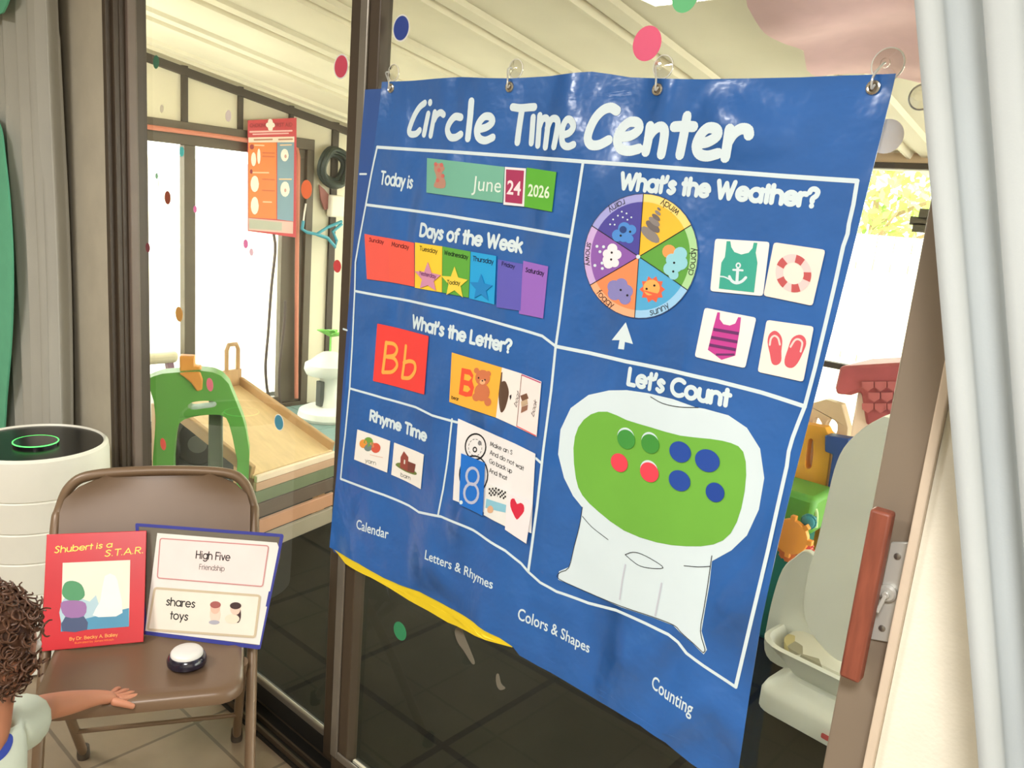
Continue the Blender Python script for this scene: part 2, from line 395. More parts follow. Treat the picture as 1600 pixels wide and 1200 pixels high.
def shell(name, boxes, m):
    b = MB()
    for q in boxes: b.box(*q, m)
    return struct(b.build(name, smooth=0))
Y0, Y1 = 1.105, 1.215                                     # door frame depth
shell('floor', [(-3.7, 1.7, -2.4, 1.105, -0.08, 0)], M_floor)
shell('ceiling', [(-3.7, 1.7, -2.4, 1.105, CEIL, CEIL + 0.08)], M_white)
shell('wall_left', [(-3.78, -3.7, -2.4, 1.225, -0.08, CEIL + 0.08)], M_wallg)
shell('wall_right', [(1.7, 1.78, -2.4, 1.225, -0.08, CEIL + 0.08)], M_wall)
shell('wall_back', [(-3.7, 1.7, -2.48, -2.4, -0.08, CEIL + 0.08)], M_wallg)
shell('wall_front_left', [(-3.7, ony(165, 300, 1.100).x - .002, 1.105, 1.225, -0.08, CEIL + 0.08)], M_wallg)
shell('wall_front', [(-0.236, 1.7, 1.105, 1.225, -0.08, CEIL + 0.08), (ony(165, 300, 1.100).x - .002, -0.236, 1.105, 1.225, 2.17, CEIL + 0.08)], M_wall)
b = MB(); b.box(-0.2485, -0.2365, 1.094, 1.215, 0, 2.17, mat('pinkish_beige_jamb', (222, 204, 182), 0.6)); struct(b.build('trim_1', smooth=0, bevel=0.002))

# sliding glass door: fixed left panel behind, sliding right panel in front
d = struct(empty('door_1', (-1.5, 1.16, 0)))
b = MB()
FX = [ony(165, 300, 1.100).x, ony(178, 300, 1.116).x, ony(190, 300, 1.132).x, ony(199, 300, 1.148).x, ony(218, 300, 1.178).x]
b.box(FX[0], FX[1], 1.100, Y1, 0, 2.17, M_bronze); b.box(FX[0], -0.25, Y0 + .03, Y1, 2.12, 2.17, M_bronze)
b.box(FX[1], FX[2], 1.116, Y1, 0.02, 2.12, M_bronze); b.box(FX[2], FX[3], 1.132, Y1, 0.02, 2.12, M_bronze)
b.build('door_frame', d, smooth=0, bevel=0.003)
b = MB(); b.box(FX[0], -0.25, 1.092, 1.215, 0, 0.012, M_rubber); b.box(FX[2], -0.25, 1.097, 1.104, 0.012, 0.028, M_bronze); b.box(FX[2], -0.25, 1.125, 1.131, 0.012, 0.026, M_bronze); b.box(FX[2], -0.25, 1.17, 1.176, 0.012, 0.03, M_bronze)
b.build('track', d, smooth=0)
GL_L, GL_R = 1.172, 1.145                                 # front faces of the two panes
p = empty('fixed_panel', (0, 0, 0)); p.parent = d
b = MB(); b.box(FX[3], FX[4], 1.148, 1.178, 0.03, 2.12, mat('plum_grey_stile', (116, 102, 92), .42, .1)); b.build('stile', p, smooth=0, bevel=0.004)
b = MB(); b.box(-1.560, -1.478, 1.158, 1.192, 0.03, 2.12, M_bronze); b.build('stile', p, smooth=0, bevel=0.004)
b = MB(); b.box(FX[4], -1.560, 1.160, 1.192, 0.03, 0.085, M_rubber); b.build('bottom_rail', p, smooth=0, bevel=0.003)
b = MB(); b.box(FX[4], -1.560, 1.158, 1.170, 0.085, 0.106, M_silver); b.build('glazing_bead', p, smooth=0, bevel=0.003)
b = MB(); b.box(FX[4], -1.560, 1.160, 1.192, 2.06, 2.12, M_bronze); b.build('top_rail', p, smooth=0, bevel=0.003)
b = MB(); b.box(FX[4], -1.560, GL_L, GL_L + .005, 0.085, 2.06, M_glass); b.build('glass_pane', p, smooth=0)
p = empty('sliding_panel', (0, 0, 0)); p.parent = d
b = MB(); b.box(-1.475, -1.412, 1.122, 1.155, 0.03, 2.12, M_bronze); b.build('stile', p, smooth=0, bevel=0.003)
b = MB(); b.box(-1.473, -1.446, 1.1165, 1.1225, 0.10, 2.11, M_silver); b.box(-1.446, -0.31, 1.1165, 1.1225, 0.10, 0.122, M_silver); b.build('grey_edge_strip', p, smooth=0, bevel=0.003)
b = MB(); b.box(-0.306, -0.250, 1.118, 1.155, 0.03, 2.12, M_taupe); b.build('stile', p, smooth=0, bevel=0.003)
b = MB(); b.box(-1.412, -0.306, 1.124, 1.155, 0.03, 0.105, M_rubber); b.build('bottom_rail', p, smooth=0, bevel=0.003)
b = MB(); b.box(-1.405, -0.306, 1.1375, 1.1445, 0.105, 0.112, mat('pale_seal', (196, 190, 170), 0.5)); b.build('glazing_bead', p, smooth=0)
b = MB(); b.box(-1.412, -0.306, 1.124, 1.155, 2.06, 2.12, M_bronze); b.build('top_rail', p, smooth=0, bevel=0.003)
b = MB(); b.box(-1.412, -0.306, GL_R, GL_R + .005, 0.105, 2.06, M_glass); b.build('glass_pane', p, smooth=0)
# handle and lock
M_hw = mat('reddish_wood', (140, 76, 58), 0.45, scale=14, stretch=(8, 8, 1), var=0.18, bump=0.05)
M_chrome = mat('brushed_steel', (206, 206, 200), 0.35, 0.35)
hT = ony(1384, 795, 1.09); hB = ony(1332, 1055, 1.09)
h = empty('handle', (0, 0, 0)); h.parent = d
b = MB(); zc0, zc1 = hB.z, hT.z; xh = (hT.x + hB.x) / 2
b.box(xh - .0135, xh + .0135, 1.072, 1.094, zc0, zc1, M_hw); b.build('wooden_grip', h, bevel=0.004)
b = MB()
for zz in (zc0 + .03, zc1 - .03): b.box(xh - .006, xh + .006, 1.092, 1.119, zz - .012, zz + .012, M_chrome)
b.build('grip_post', h, bevel=0.002)
PL = plane_y(1.117)
lq = [PL.pix(*q) for q in ((1394, 846), (1424, 846), (1390, 1003), (1362, 998))]
b = MB(); b.flat(PL, lq, 0, M_chrome, 0.004, 0); b.build('lock_plate', h, bevel=0.0015)
c1 = PL.to3(*PL.pix(1390, 924), 0)
b = MB(); b.lathe([(.012, 0), (.012, .006), (.009, .009)], (c1.x, 1.113, c1.z), M_chrome, 24, (0, -1, 0)); b.build('lock_cylinder', h)
b = MB(); b.bar((c1.x, 1.101, c1.z), (c1.x - .005, 1.096, c1.z - .026), .005, .006, M_chrome, (0, 1, 0)); b.lathe([(.005, 0), (.005, .006)], (c1.x, 1.104, c1.z), M_chrome, 12, (0, -1, 0)); b.build('thumb_turn', h, bevel=0.001)
for q in ((1404, 868), (1380, 980)):
    c2 = PL.to3(*PL.pix(*q), 0)
    b = MB(); b.lathe([(.0045, 0), (.0045, .0015), (.002, .0025)], (c2.x, 1.113, c2.z), mat('screw_steel', (150, 146, 140), .3, .8), 14, (0, -1, 0)); b.build('screw', h)

# ---------------------------------------------------------------- patio shell
XE = -4.80; YO = 4.02
roof_z = lambda y: 2.193 - 0.166 * (y - 2.182)
shell('patio_floor', [(-5.2, 3.5, 1.225, 4.4, -0.08, 0)], M_slate)
b = MB()
y0, y1 = 1.225, 4.35
b.hexa([(-5.0, y0, roof_z(y0)), (3.2, y0, roof_z(y0)), (3.2, y1, roof_z(y1)), (-5.0, y1, roof_z(y1)), (-5.0, y0, roof_z(y0) + .05), (3.2, y0, roof_z(y0) + .05), (3.2, y1, roof_z(y1) + .05), (-5.0, y1, roof_z(y1) + .05)], M_pcream)
x = -4.62
while x < 3.1:
    for dx, w, dz in ((0, .075, .018), (-.06, .014, .026)):
        b.hexa([(x + dx, y0, roof_z(y0) - dz), (x + dx + w, y0, roof_z(y0) - dz), (x + dx + w, y1, roof_z(y1) - dz), (x + dx, y1, roof_z(y1) - dz), (x + dx - .012, y0, roof_z(y0) + .001), (x + dx + w + .012, y0, roof_z(y0) + .001), (x + dx + w + .012, y1, roof_z(y1) + .001), (x + dx - .012, y1, roof_z(y1) + .001)], M_pcream)
    x += 0.575
struct(b.build('ceiling_patio', smooth=0))
# end wall with its door opening, built from panels
b = MB()
DY0, DY1, DZ1 = 1.50, 3.29, 1.825
b.box(XE - .09, XE, 1.225, DY0, 0, roof_z(1.225), M_pcream)
b.hexa([(XE - .09, DY0, DZ1), (XE, DY0, DZ1), (XE, DY1, DZ1), (XE - .09, DY1, DZ1), (XE - .09, DY0, roof_z(DY0)), (XE, DY0, roof_z(DY0)), (XE, DY1, roof_z(DY1)), (XE - .09, DY1, roof_z(DY1))], M_pcream)
b.hexa([(XE - .09, DY1, 0), (XE, DY1, 0), (XE, YO, 0), (XE - .09, YO, 0), (XE - .09, DY1, roof_z(DY1)), (XE, DY1, roof_z(DY1)), (XE, YO, roof_z(YO)), (XE - .09, YO, roof_z(YO))], M_pcream)
struct(b.build('wall_patio_end', smooth=0))
for i, (ya, yb, za, zb) in enumerate(((2.376, 2.412, 1.825, roof_z(2.39)), (2.737, 2.768, 1.825, roof_z(2.75)), (3.10, 3.13, 1.825, roof_z(3.11)), (2.02, 2.05, 1.825, roof_z(2.03)), (3.44, 3.49, 0, roof_z(3.46)))):
    b = MB(); b.box(XE - .001, XE + .02, ya, yb, za, zb - .02, M_pdark); struct(b.build('trim_%d' % (i + 2), smooth=0))
b = MB(); b.hexa([(XE, 1.3, roof_z(1.3) - .075), (XE + .035, 1.3, roof_z(1.3) - .075), (XE + .035, YO, roof_z(YO) - .075), (XE, YO, roof_z(YO) - .075), (XE, 1.3, roof_z(1.3) - .03), (XE + .035, 1.3, roof_z(1.3) - .03), (XE + .035, YO, roof_z(YO) - .03), (XE, YO, roof_z(YO) - .03)], M_pdark)
struct(b.build('trim_7', smooth=0))
d = struct(empty('door_2', (XE, 2.4, 0)))
b = MB()
b.box(XE - .06, XE + .03, DY0, DY1 + .0, 1.755, DZ1, M_pframe); b.box(XE - .06, XE + .03, DY1 - .055, DY1, 0, 1.755, M_pframe); b.box(XE - .06, XE + .03, DY0, DY0 + .055, 0, 1.755, M_pframe)
b.box(XE - .06, XE + .03, DY0 + .055, DY1 - .055, 0, .03, M_pframe)
b.build('door_frame', d, smooth=0, bevel=0.003)
b = MB(); b.box(XE - .045, XE + .005, DY0 + .055, DY1 - .055, 1.695, 1.755, M_pframe); b.box(XE - .045, XE + .005, 3.07, DY1 - .055, .03, 1.695, M_pframe); b.box(XE - .045, XE + .005, DY0 + .055, DY0 + .15, .03, 1.695, M_pframe); b.box(XE - .045, XE + .005, DY0 + .15, 3.07, .03, .075, M_pframe)
b.build('sash', d, smooth=0, bevel=0.003)
b = MB(); b.box(XE - .05, XE + .012, 2.392, 2.462, .075, 1.695, M_pframe); b.build('mullion', d, smooth=0, bevel=0.003)
for ya, yb in ((DY0 + .15, 2.392), (2.462, 3.07)):
    b = MB(); b.box(XE - .02, XE - .015, ya, yb, .075, 1.695, M_glass); b.build('glass_pane', d, smooth=0)
# outer wall: header, posts, rail, low kerb; open to the garden
d = struct(empty('window_1', (-1.5, YO, 0)))
M_hdr = mat('tan_header_beam', (186, 160, 128), 0.6)
b = MB(); b.box(-4.8, 3.2, YO, YO + .06, 1.845, 1.895, M_hdr); b.build('header', d, smooth=0, bevel=.003)
b = MB(); b.box(-4.8, 3.2, YO - .005, YO + .065, 1.818, 1.845, M_pdark); b.build('header_channel', d, smooth=0, bevel=.003)
b = MB(); b.box(-4.8, 3.2, YO, YO + .04, .855, .885, M_pdark); b.build('rail', d, smooth=0, bevel=.003)
b = MB(); b.box(-4.8, 3.2, YO, YO + .1, 0, .10, M_pcream); b.build('kerb', d, smooth=0)
for xx in (-4.78, -3.4, -2.1, -0.98, 0.6, 2.2):
    b = MB(); b.box(xx - .03, xx + .03, YO - .004, YO + .07, .10, 1.818, M_pdark); b.build('post', d, smooth=0, bevel=.003)
b = MB(); b.box(-4.8, 3.2, YO + .02, YO + .025, .885, 1.818, M_glass); b.box(-4.8, 3.2, YO + .02, YO + .025, .10, .855, M_glass); b.build('glass_pane', d, smooth=0)
# garden beyond
shell('garden_ground', [(-14, 8, 4.4, 14, -0.1, -0.02), (-14, -5.2, -3, 4.4, -0.1, -0.02)], mat('pale_concrete', (226, 220, 204), .8, scale=2))
M_fence = mat('sun_bleached_fence_board', (236, 228, 210), .7, scale=5, stretch=(6, 6, .6), var=.08)
def fence(a, b2, top, label):
    a, b2 = Vector(a), Vector(b2); t = empty('garden_fence', (a + b2) / 2); tag(t, label, 'fence')
    dr = (b2 - a); n = int(dr.length / .16); dr = dr / n; u = dr.normalized(); nn = Vector((u.y, -u.x, 0))
    m = MB()
    for i in range(n):
        p0 = a + dr * i + u * .006; p1 = a + dr * (i + 1) - u * .006
        m.bar(p0 + Vector((0, 0, top / 2)), p1 + Vector((0, 0, top / 2)), .02, top, M_fence)
    m.build('board_panel', t, smooth=0)
    for zz in (.35, top - .3):
        m = MB(); m.bar(a + nn * -.03 + Vector((0, 0, zz)), b2 + nn * -.03 + Vector((0, 0, zz)), .04, .08, mat('fence_rail', (206, 186, 150), .7)); m.build('rail', t, smooth=0)
fence((-10.5, 8.2, -.02), (6.5, 8.2, -.02), 1.55, 'pale bleached board fence beyond the patio, seen right of the blue chart')
fence((-9.2, -2.0, -.02), (-9.2, 8.0, -.02), 1.75, 'pale bleached board fence seen through the brown door in the end wall')
def tree(loc, r, hh, label, seed):
    rnd = random.Random(seed); t = empty('garden_tree', loc); tag(t, label, 'tree', None); loc = Vector(loc)
    m = MB(); mb_ = mat('pale_bark', (150, 128, 96), .8)
    m.tube([loc, loc + Vector((.05, 0, hh * .5)), loc + Vector((0, .05, hh))], [.08, .06, .03], mb_, 8)
    for k in range(7):
        a = rnd.uniform(0, 6.28); st = loc + Vector((0, 0, hh * rnd.uniform(.4, .9)))
        m.tube([st, st + Vector((math.cos(a) * r * .5, math.sin(a) * r * .5, .3)), st + Vector((math.cos(a) * r * .9, math.sin(a) * r * .9, .5))], [.03, .02, .008], mb_, 6)
    m.build('trunk', t)
    m = MB(); lm = [mat('leaf_yellow_green', (196, 204, 110), .6), mat('leaf_green', (150, 178, 84), .6)]
    for k in range(1100):
        while True:
            q = Vector((rnd.uniform(-1, 1), rnd.uniform(-1, 1), rnd.uniform(-1, 1)))
            if q.length < 1: break
        c = loc + Vector((q.x * r, q.y * r * .8, hh + q.z * r * .75))
        u = Vector((rnd.uniform(-1, 1), rnd.uniform(-1, 1), rnd.uniform(-1, 1))).normalized(); v = u.orthogonal().normalized(); l = rnd.uniform(.05, .10)
        m.face([m.bm.verts.new(p) for p in (c - u * l, c + v * l * .45, c + u * l, c - v * l * .45)], lm[k % 2])
    m.build('foliage', t, smooth=0)
tree((-3.1, 9.3, 0), 1.15, 2.0, 'yellow green leafy tree behind the garden fence, seen right of the blue chart', 3)

# ================================================================ INTERIOR THINGS
# ceiling lights (source of the room light)
for i, (lx, ly, pw) in enumerate(LAMPS):
    t = empty('ceiling_light', (lx, ly, CEIL - .06)); tag(t, 'square white ceiling light panel nearest the cream curtain' if i == 0 else 'square white ceiling light panel further left in the room', 'ceiling light', 'ceiling lights')
    b = MB(); b.box(lx - .31, lx + .31, ly - .31, ly + .31, CEIL - .03, CEIL - .001, M_white); b.build('housing', t, bevel=.004)
    b = MB(); b.box(lx - .29, lx + .29, ly - .29, ly + .29, CEIL - .05, CEIL - .03, emit_mat('lamp_diffuser', (255, 246, 230), 2.0)); b.build('diffuser', t, bevel=.004)

# ---- curtains
def curtain(name, label, edge, width, y, folds, m, z0, z1, amp, top_gather=0.0, seed=1, sgn=1):
    """edge(z) gives the x of the visible edge; width(z) how far the cloth runs from it"""
    rnd = random.Random(seed); b = MB(); nu, nv = folds * 12, 40; ph = [rnd.uniform(-.35, .35) for _ in range(folds + 2)]; am = [rnd.uniform(.55, 1.1) for _ in range(folds + 2)]
    G = []
    for j in range(nv + 1):
        v = j / nv; z = z0 + (z1 - z0) * v; row = []
        for i in range(nu + 1):
            u = i / nu; k = u * folds; f = int(min(k, folds - 1))
            w = 2 * math.pi * k + ph[f] * (1 - (k - f)) + ph[f + 1] * (k - f)
            a = amp * (am[f] * (1 - (k - f)) + am[f + 1] * (k - f)) * (0.75 + .25 * math.sin(3 * v + f))
            x = edge(z) + sgn * width(z) * u + .35 * a * math.sin(2 * w)
            row.append(b.bm.verts.new((x, y - a * math.cos(w) - .004 * math.sin(9 * v + 2 * u), z)))
        G.append(row)
    for A, B in zip(G, G[1:]):
        for i in range(nu): b.face([A[i], A[i + 1], B[i + 1], B[i]], m)
    o = b.build(name, smooth=80)
    s = o.modifiers.new('thickness', 'SOLIDIFY'); s.thickness = .003
    return tag(o, label, 'curtain')
M_cur = mat('pale_grey_curtain', (190, 197, 199), .8, scale=3, bump=.05, bscale=300)
M_curl = mat('dim_grey_curtain', (184, 182, 172), .85, scale=3, bump=.05, bscale=300)
cT = ony(1436, 10, 1.0); cB = ony(1535, 1200, 1.0)
ce = lambda z: cT.x + (cB.x - cT.x) * (cT.z - z) / (cT.z - cB.z)
curtain('curtain', 'pale grey pleated curtain drawn to the right of the cream wall', ce, lambda z: .62 - .05 * (2.0 - z), 1.02, 8, M_cur, .02, 2.3, .030, seed=4)
lT = ony(96, 300, 1.02)
curtain('curtain', 'dim grey curtain at the left of the sliding door behind the air purifier', lambda z: ony(98, 300, 1.05).x, lambda z: .62, 1.05, 6, M_curl, .02, 2.3, .036, seed=9, sgn=-1)

# teal paper shape at the far left edge, stuck on the curtain's left
PT = plane_y(1.000)
b = MB(); M_teal = mat('teal_green_card', (112, 206, 166), .6)
b.px(PT, [(-70, 180), (-30, 170), (0, 192), (10, 250), (18, 330), (22, 420), (20, 520), (12, 620), (4, 690), (-30, 740), (-70, 740)], 0, M_teal, .006, smooth=5)
tag(b.build('paper_cutout'), 'large teal green rounded cutout at the left edge in front of the curtain', 'cutout')
b = MB(); b.px(PT, [(-30, -30), (10, -30), (16, -5), (10, 14), (2, 22), (-30, 24)], 0, M_teal, .006, smooth=4)
tag(b.build('paper_cutout'), 'small teal green cutout at the top left above the large one', 'cutout')

# ---- round stickers on the glass
def sticker(px, py, r, rgb, label, pane=None, tilt=0):
    left = px < 545
    Y = (GL_L if left else GL_R) - .0006
    s = plane_y(Y); c = s.pix(px, py)
    b = MB(); key = 'sticker_%d_%d_%d' % rgb
    if 'rim' in label: b.disc(s, c, r * 1.13, 0, mat('sticker_rim', (226, 226, 222), .45), n=28, thick=.0003)
    b.disc(s, c, r, 0, mat(key, rgb, .45), n=28, thick=.0005)
    o = b.build('dot_sticker', origin=s.to3(c[0], c[1] - r))
    return tag(o, label, 'sticker', 'round dot stickers on the glass')
ST = [(627, 44, .0235, (38, 66, 150), 'dark blue dot sticker with pale rim on the glass near the top'),
 (1011, 68, .0265, (232, 78, 120), 'large hot pink dot sticker above the blue chart'),
 (1070, -4, .022, (90, 190, 120), 'green dot sticker cut by the top edge above the blue chart'),
 (533, 104, .024, (206, 72, 96), 'crimson dot sticker half hidden by the dark middle stile near the top'),
 (244, 97, .019, (64, 122, 96), 'dark green dot sticker near the top of the left pane'),
 (284, 237, .014, (80, 196, 196), 'small turquoise dot sticker high on the left pane in front of the bright door'),
 (245, 275, .009, (150, 206, 170), 'tiny pale green dot sticker above the brick red one'),
 (262, 309, .020, (150, 70, 48), 'brick red brown dot sticker on the left pane'),
 (231, 387, .015, (126, 60, 70), 'maroon dot sticker close to the left frame'),
 (280, 491, .023, (206, 150, 74), 'ochre orange dot sticker low in front of the bright door'),
 (305, 327, .010, (240, 130, 190), 'small pink dot sticker on the brown mullion'),
 (384, 381, .012, (236, 130, 186), 'pink dot sticker just below the red poster'),
 (393, 394, .010, (244, 204, 220), 'faint blush dot sticker beside the pink one below the red poster'),
 (479, 296, .0225, (238, 116, 70), 'bright orange dot sticker right of the red poster'),
 (436, 660, .020, (64, 140, 166), 'teal blue dot sticker with pale rim in front of the wooden ramp'),
 (328, 601, .020, (226, 120, 136), 'rose pink dot sticker on the top of the green arch'),
 (255, 694, .020, (214, 82, 74), 'red dot sticker over the left leg of the green arch'),
 (527, 416, .015, (206, 66, 70), 'red dot sticker beside the middle stile at mid height'),
 (253, 170, .012, (236, 228, 200), 'cream dot sticker on the pale wall panel at left'),
 (357, 181, .015, (228, 214, 206), 'whitish dot sticker on the pale wall panel above the red poster'),
 (625, 986, .022, (50, 136, 92), 'green dot sticker on the dark lower glass under the chart'),
 (1385, 213, .022, (252, 238, 222), 'pale cream dot sticker peeking out right of the chart')]
for s in ST: sticker(*s)
# smudges on the lower glass
s = plane_y(GL_R - .0006); M_sm = mat('dried_smudge', (112, 106, 92), .8)
C4 = crop(.3665, 380, 760)
b = MB(); b.px(s, [(902, 620), (915, 598), (930, 600), (945, 640), (970, 700), (988, 750), (975, 755), (940, 700), (915, 665)], 0, M_sm, .0003, smooth=3, T=C4); tag(b.build('smudge'), 'long pale smudge on the dark lower glass below the yellow hem', 'smudge')
b = MB(); b.px(s, [(1078, 805), (1090, 800), (1100, 840), (1118, 860), (1095, 868), (1080, 845)], 0, M_sm, .0003, smooth=3, T=C4); tag(b.build('smudge'), 'short pale smudge on the dark lower glass, lower right of the long one', 'smudge')

# ================================================================ THE HANGING CHART
CL = Cloth(1.1125)
M_blue = mat('blue_vinyl', (36, 96, 170), .33, var=.12, scale=5, bump=1.0, bscale=8)
def crease(m):
    """sharp fold lines and soft dents in the vinyl, as a second bump layer"""
    nt = m.node_tree; L = nt.links.new; b_ = nt.nodes['Principled BSDF']
    tc = nt.nodes.new('ShaderNodeTexCoord'); mp = nt.nodes.new('ShaderNodeMapping'); mp.inputs['Scale'].default_value = (1, 1, .55); mp.inputs['Rotation'].default_value = (0, .25, 0); L(tc.outputs['Object'], mp.inputs[0])
    n = nt.nodes.new('ShaderNodeTexNoise'); n.noise_type = 'RIDGED_MULTIFRACTAL'; n.inputs['Scale'].default_value = 5.5; n.inputs['Detail'].default_value = 3; n.inputs['Distortion'].default_value = .8; L(mp.outputs[0], n.inputs['Vector'])
    bp = nt.nodes.new('ShaderNodeBump'); bp.inputs['Strength'].default_value = 1.0; bp.inputs['Distance'].default_value = .06; b_.inputs['Coat Weight'].default_value = .5; b_.inputs['Coat Roughness'].default_value = .18; L(bp.outputs[0], b_.inputs['Coat Normal']); L(n.outputs['Fac'], bp.inputs['Height'])
    old = b_.inputs['Normal'].links[0].from_socket; L(old, bp.inputs['Normal']); L(bp.outputs[0], b_.inputs['Normal'])
crease(M_blue)
M_blue2 = mat('blue_vinyl_back', (44, 82, 150), .4, var=.08, scale=5)
M_ink = mat('white_print', (214, 230, 236), .45, var=.02)
M_yel = mat('yellow_hem', (236, 206, 36), .5)
M_blk = mat('black_print', (24, 24, 28), .5)
def ink(r, g, b): return mat('print_%d_%d_%d' % (r, g, b), (r, g, b), .42, var=.04)
# second chart hanging behind it
CB2 = Cloth(1.1158)
b = MB()
b.px(CB2, [(571, 140), (640, 136), (800, 132), (830, 500), (815, 1000), (795, 1003), (700, 958), (640, 926), (580, 893), (522, 862), (516, 850), (530, 700), (545, 480), (558, 300)], 0, M_blue2, .001, .05)
ch2 = tag(b.build('wall_chart'), 'second blue chart with a yellow hem, almost hidden behind the large chart', 'chart')
b = MB(); b.px(CB2, [(517, 852), (580, 870), (700, 925), (800, 985), (801, 1011), (760, 1000), (700, 972), (640, 938), (580, 902), (540, 880)], .001, M_yel, .0006, .04); b.build('hem', ch2)
b = MB(); b.line(CB2, [(563, 272), (573, 272)], .004, .0012, M_ink); b.build('printed_line', ch2)
b = MB(); b.line(CB2, [(537, 514), (543, 516)], .004, .0012, M_ink); b.build('printed_line', ch2)

# main sheet
EDGE = [(597, 128), (640, 126.5), (680, 123), (720, 120.5), (760, 122), (800, 122.5), (860, 119), (895, 114), (925, 112), (955, 116), (985, 121), (1040, 123), (1100, 124), (1180, 122.5), (1250, 121), (1320, 118), (1400, 115),
        (1392, 150), (1382, 190), (1370, 240), (1355, 300), (1340, 360), (1325, 420), (1306, 495), (1284, 580), (1262, 665), (1240, 750), (1216, 850), (1190, 970), (1172, 1080), (1154, 1200), (1149, 1243),
        (1120, 1222), (1080, 1193), (1040, 1160), (1000, 1133), (940, 1098), (880, 1062), (840, 1040), (812, 1024), (802, 1011), (780, 996), (740, 972), (700, 948), (668, 931), (655, 924), (625, 914), (600, 903), (560, 880), (535, 866), (515, 855),
        (520, 800), (527, 740), (534, 660), (541, 590), (548, 520), (553, 450), (562, 380), (572, 320), (582, 250), (590, 190)]
b = MB(); b.px(CL, EDGE, -.0006, M_blue, .0012, .022)
chart = tag(b.build('pocket_chart'), 'large blue vinyl classroom chart with white headings hanging on the glass door', 'chart')
OFF = .0012
b = MB()
for w, pts in ((.0062, [(590, 230), (700, 237), (800, 244), (912, 252.5), (1000, 258.5), (1100, 266), (1220, 275), (1340, 283)]),
               (.0050, [(590, 230), (581, 272), (572, 322), (562, 375), (556, 410), (555, 455), (551, 540), (547, 607), (540, 680), (533, 748)]),
               (.0056, [(573, 320), (640, 328.5), (700, 337), (800, 353.5), (893, 370)]),
               (.0056, [(912, 252.5), (903, 310), (893, 370), (886, 415), (880, 460), (875, 500), (869, 541), (862, 610), (850, 700), (840, 790), (832, 850), (826, 893)]),
               (.0052, [(557, 455), (600, 463), (640, 470), (700, 483), (780, 505), (848, 525), (869, 541)]),
               (.0062, [(869, 541), (920, 551), (980, 565), (1050, 579), (1120, 595), (1190, 613), (1258, 635)]),
               (.0050, [(548, 607), (600, 622), (650, 636), (676, 649), (716, 660)]), (.0050, [(838, 716), (846, 723)]),
               (.0048, [(707, 655), (700, 720), (693, 765), (685, 805)]),
               (.0054, [(533, 748), (570, 762), (600, 773), (640, 790), (655, 800), (690, 807), (740, 828), (790, 860), (815, 880), (826, 893), (845, 910), (870, 924), (920, 942), (963, 953), (1010, 974), (1045, 991), (1060, 1003), (1073, 1020), (1100, 1040), (1150, 1073)]),
               (.0056, [(1340, 283), (1334, 320), (1327, 350), (1325, 365), (1318, 385), (1306, 440), (1290, 508), (1274, 575), (1258, 635), (1248, 660), (1239, 684), (1233, 705), (1230, 728), (1216, 790), (1200, 862), (1183, 933), (1166, 1005), (1150, 1073)])):
    b.line(CL, pts, w, OFF, M_ink)
b.build('border_lines', chart)
# title in thick brush letters
B1 = crop(420 / 1575, 520, 80); B2 = crop(.3375, 880, 80)
b = MB()
for w, T, strokes in ((.0128, B1, [[(542, 304), (512, 328), (484, 372), (462, 425), (450, 468), (462, 487), (492, 484), (512, 464)], [(562, 368), (537, 488)], [(573, 300), (573, 303)],
                           [(600, 360), (576, 494)], [(596, 405), (612, 375), (634, 360), (652, 372)]]),
                      (.0140, B1, [[(752, 388), (720, 384), (690, 415), (674, 460), (690, 502), (722, 506), (752, 488)], [(815, 294), (808, 380), (794, 512)],
                           [(852, 460), (905, 445), (938, 415), (925, 385), (890, 385), (860, 420), (847, 465), (858, 508), (895, 524), (940, 506)]]),
                      (.0135, B1, [[(1056, 328), (1100, 334), (1150, 330), (1184, 328)], [(1112, 340), (1098, 430), (1084, 534)]]),
                      (.0122, B1, [[(1177, 388), (1166, 538)], [(1184, 326), (1184, 328)], [(1216, 378), (1204, 552)], [(1211, 450), (1228, 405), (1250, 392), (1264, 415), (1258, 480), (1248, 562)], [(1260, 450), (1282, 402), (1308, 396), (1322, 420), (1312, 490), (1298, 560)],
                           [(1350, 494), (1392, 476), (1412, 440), (1398, 406), (1374, 402), (1352, 440), (1344, 500), (1352, 545), (1380, 560), (1412, 548)]]),
                      (.0158, B2, [[(250, 276), (222, 262), (186, 274), (150, 312), (124, 366), (116, 408), (132, 434), (168, 434), (212, 412)], [(258, 398), (312, 392), (352, 364), (346, 332), (306, 330), (268, 366), (252, 410), (266, 450), (306, 462), (352, 452)],
                           [(404, 348), (396, 410), (384, 466)], [(396, 402), (420, 368), (450, 350), (470, 366), (468, 410), (456, 478)], [(575, 302), (560, 390), (542, 480)], [(516, 350), (560, 348), (606, 350)],
                           [(622, 428), (672, 420), (714, 392), (710, 362), (672, 356), (638, 388), (618, 436), (630, 474), (668, 486), (718, 474)], [(772, 362), (762, 430), (752, 492)], [(764, 424), (790, 384), (826, 360), (856, 366), (862, 388)]])):
    for st in strokes: b.line(CL, st, w, OFF, M_ink, smooth=5, T=T)
b.build('title_lettering', chart)
def heading(name, *a, **k):
    b = MB(); text(b, CL, *a, **k); b.build(name, chart)
HW = .0062
heading('heading_lettering', 'Today is', (595, 287), (644, 294), 19, .0046, OFF, M_ink, h1=18)
heading('heading_lettering', 'Days of the Week', (657, 368), (815, 394), 18, HW, OFF, M_ink, h1=21)
heading('heading_lettering', "What's the Weather?", (970, 294), (1275, 323), 23, .0072, OFF, M_ink, h1=27, lean=.16)
heading('heading_lettering', "What's the Letter?", (645, 511), (798, 551), 18, HW, OFF, M_ink, h1=19, lean=.1)
